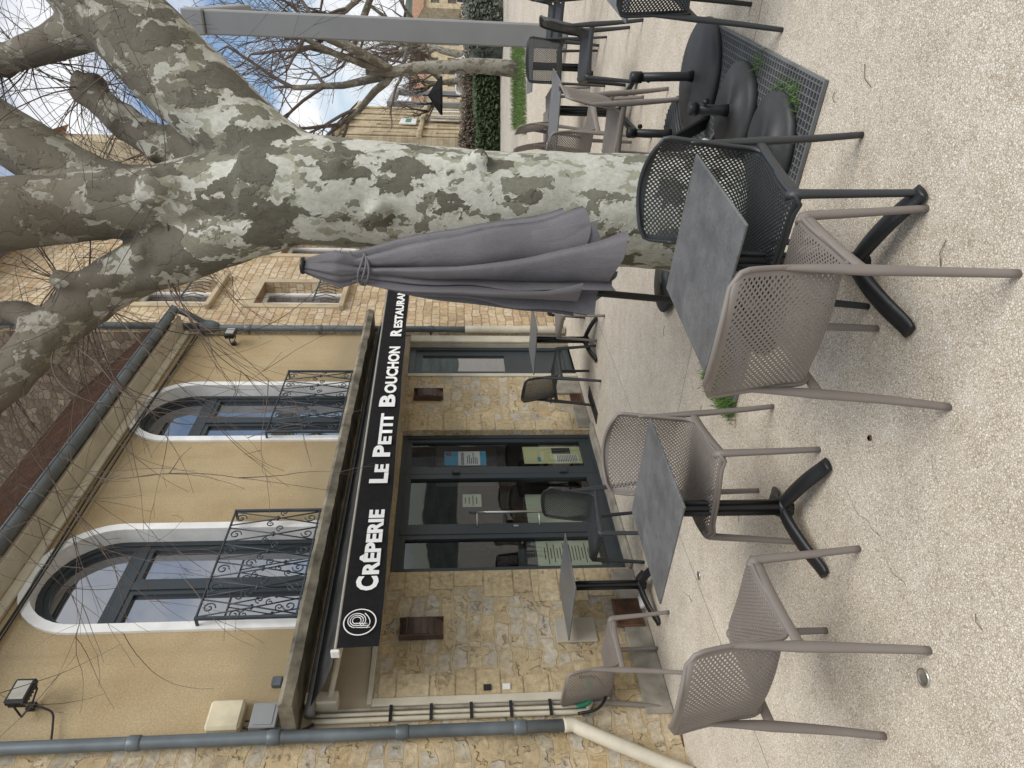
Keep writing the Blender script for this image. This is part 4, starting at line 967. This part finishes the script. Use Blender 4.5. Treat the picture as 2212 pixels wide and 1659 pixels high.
car(17.6,30.5,1.0,P("grey_car_paint",(.2,.21,.22),.3,.4),"grey hatchback parked across the square"); car(21.5,38,1.0,P("dark_car_paint",(.03,.03,.035),.3,.4),"dark hatchback parked across the square"); car(20,46,.9,P("white_car_paint",(.6,.6,.6),.3),"white hatchback parked across the square")
def gdisc(name,x,y,r,mat,label,cat):
    m=MB(); m.disc_stack(0,0,[(r,.0),(r,.006),(r*.8,.008),(r*.75,.005),(.01,.005)],24); m.obj(name,mat,None,(x,y,0),0,label=label,category=cat,group="small fittings set in the paving")
gdisc("ground_light",-1.06,2.42,.034,M_steel,"round steel uplight set flush in the paving","ground light")
gdisc("ground_light",-1.32,4.75,.03,M_steel,"round steel uplight set flush in the paving","ground light")
gdisc("paving_stud",-.22,2.75,.012,M_rust,"small rusty stud set in the paving","stud")
m=MB(); m.bbox(-.30,.30,-.08,.08,.001,.008,.002)
for i in range(14): m.box(-.27+i*.04,-.26+i*.04,-.06,.06,.008,.012)
m.obj("drain_grating",M_blackr,None,tuple(F(2.35,-.28,0)),TH,label="dark rectangular drain grating near the house wall",category="drain")
m=MB(); m.bbox(-.22,.22,-.16,.16,.001,.010,.002); m.box(-.2,.2,-.004,.004,.010,.012); m.obj("manhole_cover",M_rust,None,(-2.72,5.2,0),.6,label="rusty rectangular manhole cover near the downpipe",category="manhole cover")
m=MB(); m.tube([(-.05,0,.035),(.05,0,.035)],.033,14); m.tube([(.05,0,.035),(.07,0,.035),(.09,0,.035)],[.033,.014,.014],10); m.obj("plastic_bottle",M_whP,None,tuple(F(-.52,-.12,0)),.9,label="small white plastic bottle lying by the wall vent",category="bottle")
m=MB()
for i in range(16):
    x,y=R(-1.6,1.6),R(2.1,6.5); a=R(0,6.3); l=R(.03,.13); pts=[(x,y,.004),(x+l*.5*math.cos(a),y+l*.5*math.sin(a),.008),(x+l*math.cos(a+.3),y+l*math.sin(a+.3),.004)]; m.tube(pts,.0016,4)
m.obj("fallen_sticks",M_twig,kind="stuff")
m=MB()
for (x0,y0,x1,y1) in ((-.42,2.95,-.80,2.50),(-1.9,3.3,-1.0,3.9)):
    n=26; pts=[]
    for i in range(n+1):
        t=i/n; pts.append((x0+(x1-x0)*t+.05*noise.noise(Vector((t*6,x0,0))),y0+(y1-y0)*t+.05*noise.noise(Vector((t*6,x0,5)))))
    for i in range(n):
        (a,b_),(c,d_)=pts[i],pts[i+1]; w_=.0010; m.add([(a-w_,b_,.002),(a+w_,b_,.002),(c+w_,d_,.002),(c-w_,d_,.002)],[(0,1,2,3)])
m.obj("paving_cracks",M_soil,kind="structure")
